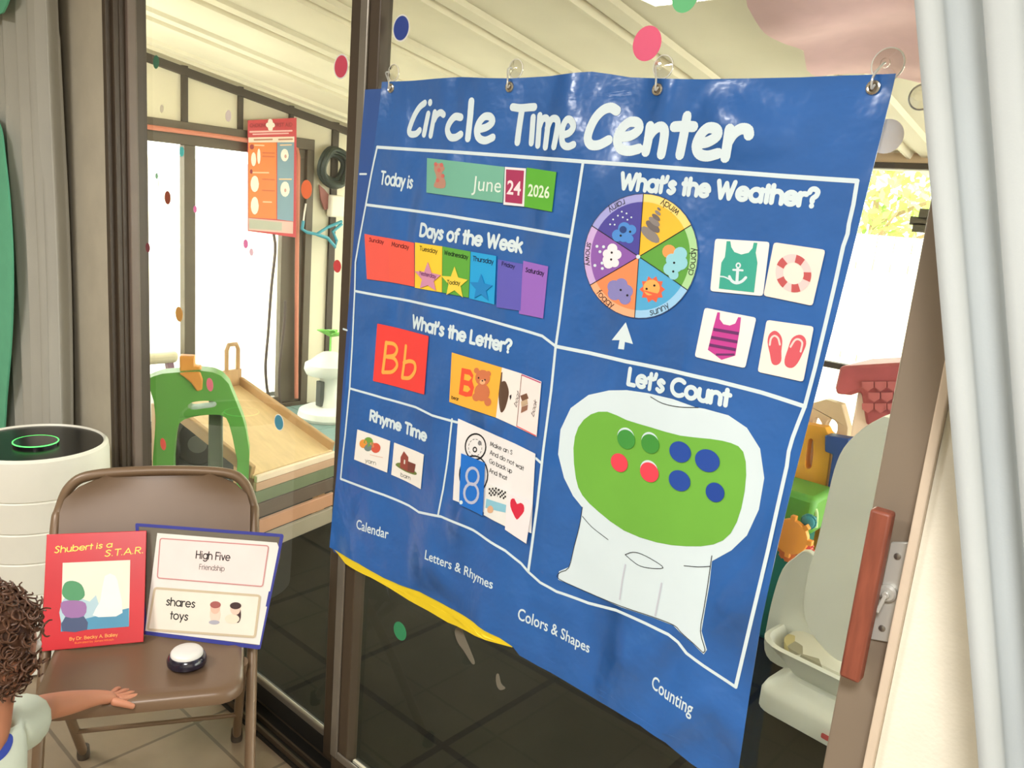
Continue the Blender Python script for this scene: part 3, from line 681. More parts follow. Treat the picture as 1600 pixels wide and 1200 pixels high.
heading('heading_lettering', 'Rhyme Time', (579, 656), (666, 689), 14.5, HW, OFF, M_ink, h1=16, lean=.1)
heading('heading_lettering', "Let's Count", (982, 600), (1139, 634), 24, .0072, OFF, M_ink, h1=25, lean=.14)
def caption(*a, **k):
    b = MB(); type_text(b, CL, *a, **k); b.build('caption_lettering', chart)
caption('Calendar', (557, 825), (607, 842), 15, OFF, M_ink, h1=16, lean=.1, bold=.012)
caption('Letters & Rhymes', (664, 873), (770, 920), 15, OFF, M_ink, h1=15, lean=.12, bold=.012)
caption('Colors & Shapes', (809, 967), (921, 1020), 19, OFF, M_ink, h1=16, lean=.13, bold=.012)
caption('Counting', (1018, 1073), (1081, 1118), 20, OFF, M_ink, h1=21, lean=.2, bold=.012)
# printed counting machine
C7 = crop(400 / 857, 840, 560)
b = MB()
b.px(CL, [(370, 116), (300, 106), (240, 107), (172, 122), (112, 166), (78, 238), (70, 320), (90, 400), (120, 460), (152, 500), (142, 560), (124, 630), (106, 698), (73, 712), (70, 740), (160, 780), (280, 832), (390, 868), (455, 893), (480, 918), (520, 953), (557, 990), (568, 975), (550, 912), (562, 840), (576, 760), (585, 678), (650, 642), (702, 592), (742, 505), (760, 400), (746, 302), (702, 232), (640, 190), (560, 168), (530, 163), (455, 136)], OFF, M_ink, 0, .022, T=C7)
b.px(CL, [(235, 178), (180, 187), (138, 230), (122, 300), (130, 400), (152, 458), (205, 512), (290, 575), (400, 615), (500, 628), (590, 622), (648, 585), (684, 500), (700, 390), (690, 312), (650, 283), (580, 269), (480, 258), (380, 230), (300, 206)], OFF + .0005, ink(112, 178, 66), 0, .022, T=C7, smooth=2)
G1 = ink(90, 94, 100); 
for pts, w in (([(152, 497), (142, 560), (124, 630), (106, 700), (76, 716), (74, 738), (160, 778), (280, 828), (390, 865), (458, 892), (482, 916), (522, 952), (556, 984)], .0013), ([(556, 984), (562, 972), (547, 912), (558, 840), (571, 760), (585, 660)], .0013), ([(152, 528), (185, 565), (238, 606)], .0012), ([(492, 693), (540, 697), (580, 695)], .0012),
               ([(295, 656), (320, 648), (350, 654), (395, 678), (422, 700), (385, 702), (345, 694), (318, 676), (295, 656)], .0012), ([(380, 128), (420, 150), (475, 162), (540, 164)], .0012)):
    b.line(CL, pts, w, OFF + .0006, M_blk, T=C7, smooth=3)
b.line(CL, [(296, 690), (286, 740), (277, 805)], .003, OFF + .0006, ink(196, 200, 212), T=C7); b.line(CL, [(417, 752), (408, 800), (396, 860)], .003, OFF + .0006, ink(196, 200, 212), T=C7)
b.build('counting_machine_print', chart)
# weather arrow
C5 = crop(240 / 1029, 880, 280)
b = MB(); b.px(CL, [(422, 958), (328, 1078), (380, 1078), (370, 1136), (410, 1141), (416, 1090), (470, 1104)], OFF, M_ink, 0, T=C5); b.build('weather_arrow_print', chart)
# weather wheel
b = MB(); wc = Vector(CL.pix(999.5, 401)); ex = (Vector(CL.pix(1089.5, 404)) - Vector(CL.pix(912, 400))) / 2; ey = (Vector(CL.pix(1001, 304)) - Vector(CL.pix(993.5, 498))) / 2
WP = lambda r, a: tuple(wc + ex * (r * math.cos(rad(a))) + ey * (r * math.sin(rad(a))))
WO = OFF + .0004
SECT = [(30, 88, (244, 192, 56), (250, 222, 130)), (-30, 30, (96, 164, 66), (176, 220, 160)), (-92, -30, (84, 172, 220), (160, 208, 244)), (-150, -92, (250, 142, 92), (250, 178, 136)), (150, 210, (142, 92, 176), (206, 176, 226)), (88, 150, (76, 70, 160), (166, 166, 226))]
b.flat(CL, [WP(1.0, a) for a in range(0, 360, 8)], OFF, M_ink, .0004, .03)
for a0, a1, c1_, c2_ in SECT:
    N = 10; aa = [a0 + (a1 - a0) * i / N for i in range(N + 1)]
    b.flat(CL, [WP(.87, a) for a in aa] + [WP(0, a0)], WO + .0004, ink(*c1_), 0, .03)
    b.flat(CL, [WP(.87, a) for a in aa] + [WP(.995, a) for a in reversed(aa)], WO + .0004, ink(*c2_), 0, .03)
for a in (30, 88, 150, 210, 268, 330): b.ribbon(CL, [WP(.03, a), WP(1, a)], .0014, WO + .0008, M_blk, False)
b.ribbon(CL, [WP(1.0, a) for a in range(0, 361, 8)], .0012, WO + .0008, ink(60, 70, 110), False)
wheel = b.build('weather_wheel', chart)
def around(string, a_mid, r, out):
    b = MB(); tot = sum(GL[c][0] for c in string); x = 0; k = .105 / 1.0
    for c in string:
        for st in GL[c][1]:
            q = []
            for px_, py_ in st:
                da = math.degrees((x + px_ - tot / 2) * k / r); rr = r + (py_ - .35) * k * (1 if out else -1)
                q.append(WP(rr, a_mid - da if out else a_mid + da))
            b.ribbon(CL, q, .0011, WO + .0009, M_blk)
        x += GL[c][0]
    b.build('weather_word', wheel)
for wd, a in (('windy', 58), ('cloudy', -3), ('sunny', -64), ('foggy', -128), ('snowy', 179), ('rainy', 118)): around(wd, a, .93, False)
b = MB(); WI = WO + .0008
def blob(T, pts, c, off=WI, sm=3): b.px(CL, pts, off, c, 0, .05, T=T, smooth=sm)
tg = ink(140, 132, 130)
for i, (x_, y_, rx, ry, ro) in enumerate(((588, 372, 78, 34, -40), (606, 318, 58, 26, -40), (616, 285, 46, 20, -40), (628, 256, 34, 15, -40), (640, 226, 24, 11, -40), (648, 200, 14, 8, -40))):
    q = [(x_ + rx * math.cos(t) * math.cos(rad(ro)) + ry * math.sin(t) * math.sin(rad(ro)), y_ - rx * math.cos(t) * math.sin(rad(ro)) + ry * math.sin(t) * math.cos(rad(ro))) for t in [k * .52 for k in range(12)]]
    b.px(CL, q, WI + .0001 * i, tg if i % 2 == 0 else ink(112, 104, 104), 0, .05, T=C5)
def cloud(T, parts, c, face=None, off=WI):
    for i, (x_, y_, r) in enumerate(parts): b.px(CL, [(x_ + r * math.cos(k * .45), y_ + r * math.sin(k * .45)) for k in range(14)], off + .00006 * i, c, 0, .05, T=T)
    for f in face or (): b.px(CL, [(f[0] + 8 * math.cos(k * .9), f[1] + 8 * math.sin(k * .9)) for k in range(7)], off + .0006, M_blk, 0, .05, T=T)
cloud(C5, [(370, 375, 38), (415, 330, 42), (462, 340, 34), (412, 380, 42), (448, 400, 30), (370, 385, 34)], ink(76, 140, 216), [(455, 352), (392, 378)])
cloud(C5, [(408, 338, 24)], ink(36, 66, 130), off=WI + .0007)
for x_, y_ in ((320, 303), (340, 270), (372, 245), (398, 218), (405, 256), (430, 230), (436, 272), (462, 256), (350, 305)): cloud(C5, [(x_, y_, 6)], M_ink)
cloud(C5, [(300, 500, 30), (335, 465, 34), (365, 505, 32), (350, 560, 30), (310, 565, 34), (330, 520, 42), (300, 540, 30)], ink(238, 234, 240), [(332, 492), (328, 538)])
for x_, y_ in ((232, 450), (276, 453), (252, 486), (218, 578), (266, 562), (268, 598)): cloud(C5, [(x_, y_, 10)], M_ink)
cloud(C5, [(345, 720, 44), (395, 705, 42), (350, 765, 46), (430, 750, 44), (420, 800, 40), (395, 760, 50)], ink(136, 132, 192), [(392, 742), (436, 778)])
sun = []
for k in range(20): sun.append((602 + (86 if k % 2 == 0 else 64) * math.cos(k * math.pi / 10), 738 + (92 if k % 2 == 0 else 68) * math.sin(k * math.pi / 10)))
b.px(CL, sun, WI, ink(238, 104, 72), 0, .05, T=C5); cloud(C5, [(598, 728, 56)], ink(250, 178, 96), [(566, 734), (618, 712)], WI + .0002)
cloud(C5, [(715, 485, 46)], ink(250, 160, 92)); cloud(C5, [(790, 500, 46), (735, 540, 42), (720, 600, 44), (745, 640, 34), (790, 560, 50), (760, 580, 46)], ink(150, 212, 226), [(750, 560), (744, 618)], WI + .0001)
cloud(C5, [(510, 520, 14)], M_ink, off=WI + .001)
b.build('wheel_pictures', wheel)
# grommets
M_brass = mat('nickel_grommet', (206, 200, 186), .22, .95)
for gx, gy in ((611.5, 138), (797, 136), (1028, 140), (1365, 137)):
    c = CL.to3(*CL.pix(gx, gy), .0014); b = MB()
    b.tube([c + Vector((.0072 * math.cos(k * math.pi / 9), 0, .0072 * math.sin(k * math.pi / 9))) for k in range(18)], .0024, M_brass, 8, True)
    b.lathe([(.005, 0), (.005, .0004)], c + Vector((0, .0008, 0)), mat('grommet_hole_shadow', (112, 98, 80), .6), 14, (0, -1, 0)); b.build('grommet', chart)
# clear suction hooks
M_clear = glass_mat('clear_plastic', (.93, .92, .90), 3.2, .06, 1.5)
for i, (hx, hy, r) in enumerate(((616, 114, .0175), (807, 108, .0175), (1037, 105, .0185), (1388, 101, .0215))):
    s = plane_y(GL_R - .0005); a, c_ = s.pix(hx, hy); q = Vector((a, GL_R - .0008, c_)); t = empty('suction_hook', q)
    tag(t, ['clear suction hook above the far left corner of the blue chart', 'clear suction hook above the word Time on the blue chart', 'clear suction hook above the C of Center on the blue chart', 'clear suction hook above the right corner of the blue chart'][i], 'hook', 'clear suction hooks holding up the chart')
    b = MB(); b.lathe([(r, 0), (r * .99, .0015), (r * .8, .004), (r * .45, .007), (r * .28, .010), (r * .28, .013), (.001, .0135)], q, M_clear, 28, (0, -1, 0)); b.build('suction_cup', t)
    b = MB(); b.tube([q + Vector((r * .95 * math.cos(k * math.pi / 14), -.002, r * .95 * math.sin(k * math.pi / 14))) for k in range(28)], .0009, mat('clear_rim', (226, 222, 212), .15), 6, True); b.build('cup_rim', t)
    g = ((611.5, 138), (797, 136), (1028, 140), (1365, 137))[i]; gp = CL.to3(*CL.pix(*g), .004)
    b = MB(); b.tube(catmull([q + Vector((0, -.012, 0)), q + Vector((0, -.022, -.004)), Vector((gp.x, gp.y - .004, gp.z + .012)), Vector((gp.x, gp.y - .003, gp.z - .002)), Vector((gp.x + .002, gp.y + .001, gp.z + .003))], 5), .0016, mat('clear_hook_wire', (206, 206, 200), .2, .2), 8); b.build('hook', t)

# ================================================================ CARDS IN THE POCKETS
CO = .0022                                                 # lowest card layer over the sheet
def card(name, label, cat, quad, color, T=None, off=CO, thick=.0009, group=None, art=None, rnd=0.0, maxlen=.03):
    b = MB(); q = [CL.pix(*(T(*p) if T else p)) for p in quad]
    if rnd:
        r = []; n = len(q)
        for i in range(n):
            p = Vector(q[i]); a = Vector(q[i - 1]) - p; c = Vector(q[(i + 1) % n]) - p; k1, k2 = p + a.normalized() * rnd, p + c.normalized() * rnd
            for t in (0, .5, 1): r.append(tuple(k1 * (1 - t) ** 2 + p * 2 * t * (1 - t) + k2 * t * t))
        q = r
    b.flat(CL, q, off, color, thick, maxlen)
    if art: art(b, off + thick + .0004)
    return tag(b.build(name), label, cat, group)
# date row
def art(b, o):
    for pts in ([(680, 262), (688, 255), (697, 263), (692, 272), (698, 283), (696, 294), (680, 292), (684, 278)],): b.px(CL, pts, o, ink(190, 140, 120), 0, smooth=3)
    for x_, y_ in ((683, 257), (692, 258), (688, 266), (694, 275), (686, 282)): b.px(CL, [(x_ + 3 * math.cos(k), y_ + 3.6 * math.sin(k)) for k in range(6)], o + .0001, ink(206, 108, 100), 0)
    type_text(b, CL, 'June', (739, 297.5), (784, 301), 24, o, ink(226, 240, 230), lean=.1)
card('month_card', 'pale green June card in the top left date row of the chart', 'card', [(669, 247), (790, 261), (787, 317), (668, 301)], ink(116, 182, 158), art=art)
def art(b, o):
    b.px(CL, [(793.5, 265), (821.5, 267), (818.5, 319), (792, 316)], o, ink(170, 48, 92), 0)
    type_text(b, CL, '24', (794.5, 303), (816, 305.5), 22, o + .0004, ink(250, 228, 232), lean=.08, bold=.02)
card('date_card', 'magenta 24 card with a white border beside the June card', 'card', [(791.5, 261), (824, 263.5), (821, 323), (789, 320)], ink(240, 236, 238), off=CO + .0012, art=art)
def art(b, o): type_text(b, CL, '2026', (826.5, 306), (860, 310), 19, o, ink(226, 244, 216), lean=.08, bold=.02)
card('year_card', 'bright green 2026 card right of the magenta date card', 'card', [(825, 262), (871, 269), (864, 331), (820, 323)], ink(92, 176, 52), off=CO + .0002, art=art)
# days of the week
C3 = crop(.25, 540, 340)
DAYS = [('Sunday', [(125, 102), (272, 128), (281, 402), (140, 384)], (238, 92, 80), [(155, 148), (245, 164)], 22, (120, 30, 36), 'red Sunday card at the left end of the days row'),
        ('Monday', [(272, 128), (435, 158), (437, 432), (281, 402)], (240, 94, 78), [(296, 178), (402, 198)], 26, (90, 24, 30), 'red Monday card between the Sunday and Tuesday cards'),
        ('Tuesday', [(441, 155), (610, 180), (608, 467), (440, 438)], (248, 208, 58), [(470, 204), (580, 224)], 26, (60, 48, 16), 'yellow Tuesday card in the days row'),
        ('Wednesday', [(613, 180), (787, 212), (776, 500), (612, 468)], (94, 168, 62), [(625, 230), (772, 260)], 26, (16, 46, 20), 'green Wednesday card in the days row'),
        ('Thursday', [(790, 213), (948, 240), (935, 543), (779, 505)], (34, 162, 222), [(803, 268), (930, 290)], 28, (12, 40, 74), 'sky blue Thursday card in the days row'),
        ('Friday', [(960, 262), (1114, 290), (1100, 582), (950, 560)], (96, 92, 186), [(985, 300), (1064, 318)], 24, (34, 30, 86), 'blue violet Friday card between the Thursday and Saturday cards'),
        ('Saturday', [(1118, 270), (1272, 305), (1240, 630), (1090, 600)], (152, 104, 196), [(1133, 338), (1246, 362)], 26, (40, 20, 66), 'mauve Saturday card at the right end of the days row')]
for i, (nm, q, c, tb, hh, tc_, lb) in enumerate(DAYS):
    def art(b, o): text(b, CL, nm, C3(*tb[0]), C3(*tb[1]), hh * .25, .0014, o, ink(*tc_), lean=.08)
    card('day_card', lb, 'card', q, ink(*c), C3, CO + .0002 * (i % 2), group='day of the week cards', art=art)
def star(label, cx, cy, R_, c, word=None, tb=None, off=CO + .0022, clip=None):
    q = []
    for k in range(10):
        r = R_ if k % 2 == 0 else R_ * .45; a = rad(90 - 36 * k)
        x_, y_ = cx + r * math.cos(a) * .92, cy - r * math.sin(a) * 1.08 + r * math.cos(a) * .14
        q.append((x_, min(y_, clip + (x_ - cx) * .17) if clip else y_))
    def art(b, o):
        if word: text(b, CL, word, C3(*tb[0]), C3(*tb[1]), 6, .0012, o, ink(50, 44, 26) if word == 'Today' else ink(110, 40, 110), lean=.08)
    card('star_card', label, 'card', q, ink(*c), C3, off, .0007, 'star markers in the days row', art=art)
star('lilac Yesterday star on the yellow Tuesday card', 525, 378, 92, (214, 146, 178), 'Yesterday', [(472, 356), (576, 380)], clip=448)
star('yellow Today star on the green Wednesday card', 692, 408, 94, (240, 212, 76), 'Today', [(646, 415), (726, 420)])
star('dark sky blue star on the Thursday card', 858, 440, 80, (28, 132, 200))
# letter row
def art(b, o):
    m = ink(250, 176, 78); T = C3
    b.line(CL, [(262, 780), (252, 870), (240, 966)], .008, o, m, T=T)
    b.line(CL, [(262, 782), (310, 790), (330, 822), (312, 860), (262, 868)], .008, o, m, T=T, smooth=4); b.line(CL, [(262, 868), (312, 880), (330, 922), (300, 962), (240, 966)], .008, o, m, T=T, smooth=4)
    b.line(CL, [(385, 802), (375, 900), (362, 996)], .008, o, m, T=T); b.line(CL, [(372, 906), (410, 896), (440, 912), (440, 960), (408, 1000), (362, 1000)], .008, o, m, T=T, smooth=4)
card('letter_card', 'red square card with the letters Bb in yellow', 'card', [(205, 662), (525, 740), (497, 1105), (178, 1020)], ink(240, 66, 62), C3, art=art, rnd=.002)
def art(b, o):
    m = ink(240, 84, 56); T = C3
    b.px(CL, [(735, 938), (790, 950), (808, 985), (800, 1020), (812, 1060), (798, 1115), (760, 1118), (716, 1102)], o, m, 0, T=T, holes=[[(752, 975), (782, 982), (798, 1000), (780, 1020), (748, 1012)], [(748, 1044), (776, 1052), (790, 1072), (772, 1090), (742, 1082)]])
    br = ink(206, 118, 78); o += .0003
    for x_, y_, rx, ry in ((828, 955, 16, 18), (902, 975, 16, 18), (866, 1000, 46, 50), (862, 1090, 48, 56), (826, 1120, 24, 26), (898, 1150, 22, 26)): b.px(CL, [(x_ + rx * math.cos(k * .42), y_ + ry * math.sin(k * .42)) for k in range(15)], o, br, 0, T=T)
    b.px(CL, [(866 + 18 * math.cos(k * .5), 1026 + 16 * math.sin(k * .5)) for k in range(12)], o + .0003, ink(232, 176, 130), 0, T=T)
    for x_, y_ in ((842, 1000), (882, 1012), (866, 1018)): b.px(CL, [(x_ + 5 * math.cos(k), y_ + 6 * math.sin(k)) for k in range(6)], o + .0005, M_blk, 0, T=T)
    text(b, CL, 'bear', C3(672, 1130), C3(716, 1143), 5, .001, o, M_blk, lean=.08)
card('picture_card', 'orange card with a red B and a brown bear in the letter pocket', 'card', [(708, 550.5), (786, 574), (776.5, 652), (704, 627.5)], ink(246, 180, 66), off=CO + .0006, art=art)
C4b = crop(.25, 510, 600)
def art(b, o):
    b.px(CL, [(782, 583), (787, 581), (785, 610), (786, 638), (784, 642), (781, 610)], o, ink(96, 74, 60), 0)
    b.px(CL, [(783, 600), (790, 595), (794, 600), (797, 612), (795, 625), (790, 640), (784, 643), (781, 620)], o, ink(92, 68, 54), 0, smooth=3); b.px(CL, [(798, 618), (801, 616), (801, 621), (799, 625)], o, M_blk, 0)
    text(b, CL, 'boat', (809, 636), (814, 615), 6.5, .0009, o, M_blk, lean=-.6)
card('picture_card', 'white card with a brown boat beside the bear card', 'card', [(786, 574), (817.5, 584), (809, 667), (776, 652)], ink(244, 232, 226), off=CO, art=art)
def art(b, o):
    for k, c in enumerate(((120, 84, 66), (196, 170, 140), (150, 108, 88))): b.px(CL, [(815 + k, 618 + 9 * k), (825 + k, 614 + 9 * k), (828 - k, 622 + 9 * k), (818 - k, 627 + 9 * k)], o + .0001 * k, ink(*c), 0)
    text(b, CL, 'book', (836, 651), (841, 628), 6.5, .0009, o, M_blk, lean=-.6)
    b.line(CL, [(817.5, 585.5), (846.5, 597.5)], .0022, o, ink(190, 70, 120)); b.line(CL, [(809.5, 665.5), (839.5, 680.5)], .0022, o, ink(226, 100, 110)); b.line(CL, [(817, 586), (809.5, 665)], .0012, o, ink(130, 90, 80))
card('picture_card', 'white card with a stack of books at the right end of the letter pocket', 'card', [(817.5, 584), (847.5, 596), (840, 682), (809, 667)], ink(244, 230, 226), off=CO + .0003, art=art)
# rhyme row
def art(b, o):
    for x_, y_, r, c in ((240, 372, 26, (232, 150, 66)), (270, 362, 30, (112, 160, 72)), (268, 392, 26, (110, 132, 130)), (316, 398, 30, (214, 90, 70)), (293, 380, 18, (222, 140, 100))): b.px(CL, [(x_ + r * math.cos(k * .45), y_ + r * math.sin(k * .45) * 1.05) for k in range(14)], o + .0001, ink(*c), 0, T=C4b)
    b.line(CL, [(280, 440), (330, 452), (360, 458)], .0012, o, ink(226, 180, 160), T=C4b)
    text(b, CL, 'yarn', C4b(250, 486), C4b(316, 505), 6, .0009, o, M_blk, lean=.05)
card('picture_card', 'white yarn card with coloured yarn balls in the rhyme pocket', 'card', [(200, 283), (405, 355), (385, 552), (180, 470)], ink(240, 236, 228), C4b, art=art)
def art(b, o):
    b.px(CL, [(440, 505), (470, 490), (540, 530), (572, 555), (560, 566), (500, 545)], o, ink(112, 130, 70), 0, T=C4b, smooth=3)
    b.px(CL, [(492, 418), (520, 455), (516, 545), (468, 520), (472, 455)], o + .0002, ink(150, 74, 64), 0, T=C4b); b.px(CL, [(516, 480), (566, 500), (556, 555), (514, 545)], o + .0002, ink(122, 66, 58), 0, T=C4b); b.px(CL, [(494, 470), (502, 474), (500, 500), (492, 496)], o + .0004, ink(226, 220, 210), 0, T=C4b)
    text(b, CL, 'barn', C4b(472, 575), C4b(532, 598), 6, .0009, o, M_blk, lean=.05)
card('picture_card', 'white barn card with a red barn right of the yarn card', 'card', [(430, 365), (615, 440), (595, 655), (412, 565)], ink(240, 236, 228), C4b, art=art)
# number poem and what hangs over it
def art(b, o):
    E_ = lambda cx, cy, rx, ry, n=26: [(cx + rx * math.cos(2 * math.pi * k / n), cy + ry * math.sin(2 * math.pi * k / n)) for k in range(n)]
    b.line(CL, E_(940, 390, 64, 80), .0032, o, M_blk, T=C4b, closed=True); b.line(CL, E_(928, 565, 88, 118), .0032, o, M_blk, T=C4b, closed=True)
    for k in range(0, 26, 2): p = E_(938, 395, 42, 52); b.line(CL, [p[k], p[(k + 1) % 26]], .001, o, M_blk, T=C4b)
    b.line(CL, E_(936, 408, 11, 14, 14), .0026, o, M_blk, T=C4b, closed=True); b.px(CL, E_(966, 368, 12, 15, 12), o, ink(130, 130, 136), 0, T=C4b)
    for st, p, q in (('Make an S', (1032, 384), (1168, 440)), ('And do not wait', (1030, 436), (1240, 540)), ('Go back up', (1026, 490), (1166, 556)), ('And that', (1026, 548), (1136, 600))): text(b, CL, st, C4b(*p), C4b(*q), 6.6, .0011, o, M_blk, lean=.08)
card('poem_sheet', 'white number poem sheet behind the blue 8 card', 'paper', [(830, 215), (1312, 435), (1286, 930), (797, 722)], ink(234, 232, 232), C4b, art=art)
def art(b, o):
    m = ink(184, 190, 214)
    b.line(CL, [(930 + 38 * math.cos(k * .39), 572 + 52 * math.sin(k * .39)) for k in range(16)], .0058, o, m, T=C4b, closed=True); b.line(CL, [(922 + 44 * math.cos(k * .39), 678 + 60 * math.sin(k * .39)) for k in range(16)], .0058, o, m, T=C4b, closed=True)
    b.px(CL, [(858 + 11 * math.cos(k * .6), 735 + 13 * math.sin(k * .6)) for k in range(11)], o, M_ink, 0, T=C4b)
card('number_card', 'bright blue card with a pale figure 8 over the poem sheet', 'card', [(858, 430), (1005, 490), (990, 820), (845, 750)], ink(26, 112, 206), C4b, off=CO + .0040, art=art)
def art(b, o):
    b.px(CL, [(1012, 712), (1136, 752), (1132, 800), (1006, 770)], o, ink(138, 196, 216), 0, T=C4b); b.px(CL, [(1020, 770), (1040, 755), (1056, 775), (1048, 800), (1022, 798)], o + .0002, ink(222, 176, 140), 0, T=C4b, smooth=3)
    for i in range(5):
        for j in range(4):
            if (i + j) % 2 == 0:
                for ox, s_ in ((1028, 1), (1086, -1)):
                    x_, y_ = ox + i * 10, 646 + j * 13 + i * (4 if s_ < 0 else -1) + 5 * (s_ < 0); b.px(CL, [(x_, y_), (x_ + 10, y_ + 2), (x_ + 8, y_ + 14), (x_ - 2, y_ + 12)], o, M_blk, 0, T=C4b)
    b.line(CL, [(1074, 650), (1070, 690)], .001, o, M_blk, T=C4b); b.line(CL, [(1084, 655), (1082, 700)], .001, o, M_blk, T=C4b)
card('picture_card', 'white card with checkered flags and a pale blue beach patch right of the 8 card', 'card', [(1012, 618), (1142, 666), (1130, 886), (995, 815)], ink(232, 232, 228), C4b, off=CO + .0022, art=art)
def art(b, o): b.px(CL, [(1168, 718), (1190, 712), (1206, 745), (1228, 738), (1248, 752), (1250, 790), (1228, 820), (1205, 842), (1184, 808), (1165, 760)], o, ink(214, 44, 70), 0, T=C4b, smooth=2)
card('picture_card', 'white card with a red heart at the lower right of the poem sheet', 'card', [(1144, 672), (1302, 745), (1262, 992), (1130, 905)], ink(240, 232, 234), C4b, off=CO + .0034, art=art)
# clothing cards
C6 = crop(.225, 1070, 350)
def art(b, o):
    m = ink(60, 168, 148)
    b.px(CL, [(298, 120), (324, 120), (330, 160), (352, 195), (400, 212), (450, 200), (478, 168), (486, 130), (512, 132), (500, 200), (512, 270), (488, 475), (244, 448), (262, 268), (286, 230), (292, 180)], o, m, 0, T=C6)
    o += .0003; b.line(CL, [(376, 310), (370, 405)], .0045, o, M_ink, T=C6); b.line(CL, [(345, 318), (410, 322)], .003, o, M_ink, T=C6); b.line(CL, [(318, 365), (335, 395), (368, 410), (405, 398), (432, 372)], .0042, o, M_ink, T=C6, smooth=3)
    b.line(CL, [(380 + 14 * math.cos(k * .7), 288 + 16 * math.sin(k * .7)) for k in range(9)], .0022, o, M_ink, T=C6, closed=True); b.line(CL, [(252, 364), (285, 368), (320, 385)], .002, o, M_ink, T=C6, smooth=3)
card('clothing_card', 'white card with a green tank top and white anchor', 'card', [(218, 102), (595, 125), (548, 500), (183, 465)], ink(238, 238, 234), C6, group='beach picture cards', art=art, rnd=.004)
def art(b, o):
    E_ = lambda r, a: (762 + 124 * r * math.cos(rad(a)) , 342 + 132 * r * math.sin(rad(a)) + 10 * r * math.cos(rad(a)))
    ring = [E_(1, a) for a in range(0, 360, 10)]; hole = [E_(.58, a) for a in range(0, 360, 10)]
    b.px(CL, ring, o, ink(240, 208, 206), 0, T=C6, holes=[hole])
    for a in (8, 82, 142, 217, 295): b.px(CL, [E_(1, a + k) for k in (-15, -5, 5, 15)] + [E_(.58, a + k) for k in (18, 6, -6, -18)], o + .0003, ink(196, 90, 92), 0, T=C6)
card('clothing_card', 'white card with a red and white life ring', 'card', [(625, 127), (982, 180), (892, 568), (552, 497)], ink(246, 232, 220), C6, group='beach picture cards', art=art, rnd=.004)
def art(b, o):
    b.px(CL, [(234, 612), (252, 614), (250, 660), (275, 695), (320, 704), (358, 690), (378, 646), (398, 648), (388, 740), (358, 912), (262, 942), (218, 908), (168, 872), (205, 720)], o, ink(196, 64, 150), 0, T=C6)
    for k, (l, r) in enumerate((((207, 730), (384, 760)), ((190, 785), (374, 818)), ((178, 838), (362, 872)))): b.line(CL, [l, r], .0045, o + .0003, ink(104, 48, 106), T=C6, caps=False)
    b.line(CL, [(225, 905), (352, 905)], .003, o + .0003, ink(104, 48, 106), T=C6, caps=False)
card('clothing_card', 'white card with a purple striped swimsuit', 'card', [(145, 580), (503, 650), (425, 1000), (75, 920)], ink(240, 238, 234), C6, group='beach picture cards', art=art, rnd=.004)
def art(b, o):
    m = ink(216, 92, 104)
    b.px(CL, [(632, 740), (668, 765), (684, 810), (678, 880), (676, 950), (645, 978), (612, 965), (598, 900), (582, 820), (594, 765)], o, m, 0, T=C6, smooth=3); b.px(CL, [(800, 768), (838, 785), (850, 830), (828, 890), (790, 965), (750, 998), (708, 985), (700, 940), (722, 870), (750, 795)], o, m, 0, T=C6, smooth=3)
    w = ink(248, 214, 208)
    b.line(CL, [(598, 838), (606, 795), (630, 775), (656, 792), (668, 836)], .0028, o + .0003, w, T=C6, smooth=3); b.line(CL, [(742, 852), (772, 806), (800, 800), (824, 825), (812, 884)], .0028, o + .0003, w, T=C6, smooth=3)
card('clothing_card', 'white card with a pair of coral red flip flops', 'card', [(575, 665), (902, 712), (828, 1095), (512, 1025)], ink(248, 236, 226), C6, group='beach picture cards', art=art, rnd=.004)
# counting discs
for cx_, cy_, r, c, lb in ((300, 270, 33, (66, 150, 66), 'dark green counting disc at the left of the top row'), (380, 285, 32, (66, 148, 62), 'dark green counting disc, second in the top row'), (480, 312, 34, (36, 76, 164), 'blue counting disc, third in the top row'), (571, 341, 36, (36, 76, 164), 'blue counting disc at the right end of the top row'),
                           (277, 348, 32, (236, 70, 88), 'red counting disc at the left of the lower row'), (377, 380, 33, (236, 70, 88), 'red counting disc, second in the lower row'), (478, 408, 34, (36, 76, 164), 'blue counting disc, third in the lower row'), (597, 447, 31, (30, 70, 158), 'blue counting disc at the lower right, tilted and narrower')):
    b = MB(); c_ = CL.pix(*C7(cx_, cy_)); r0 = r * .4667 / 1000 * 1.06
    b.disc(CL, c_, r0 * (1.12 if cx_ != 597 else .98), OFF + .0012, ink(*c), r0 * .98, n=28, thick=.0012)
    if (cx_, cy_) in ((300, 270), (377, 380), (380, 285)): b.disc(CL, (c_[0] - .0016, c_[1] + .0028), r0 * 1.08, OFF + .0008, M_ink, r0, n=28, thick=.0003)
    tag(b.build('counting_disc'), lb, 'disc', 'counting discs on the green panel')

# ================================================================ FOLDING CHAIR
TH = rad(59.4); WD = Vector((math.cos(TH), math.sin(TH), 0)); FD = Vector((WD.y, -WD.x, 0)); C0 = Vector((-1.893, .880, 0))
def ch(u, w, z): return C0 + FD * u + WD * w + Vector((0, 0, z))
M_chair = mat('tan_enamel_steel', (122, 99, 76), .38, .1, scale=6, var=.05)
M_seat = mat('tan_enamel_seat', (112, 89, 68), .36, .05, scale=5, var=.07)
M_cap = mat('worn_rubber_foot', (74, 64, 54), .7)
fc = tag(empty('folding_chair', C0), 'tan steel folding chair holding the red book, in front of the sliding door', 'chair')
def rr(w, h, r, n=6):
    o = []
    for cx_, cy_, a in ((w - r, h - r, 0), (-w + r, h - r, 90), (-w + r, -h + r, 180), (w - r, -h + r, 270)):
        for k in range(n + 1): o.append((cx_ + r * math.cos(rad(a + 90 * k / n)), cy_ + r * math.sin(rad(a + 90 * k / n))))
    return o
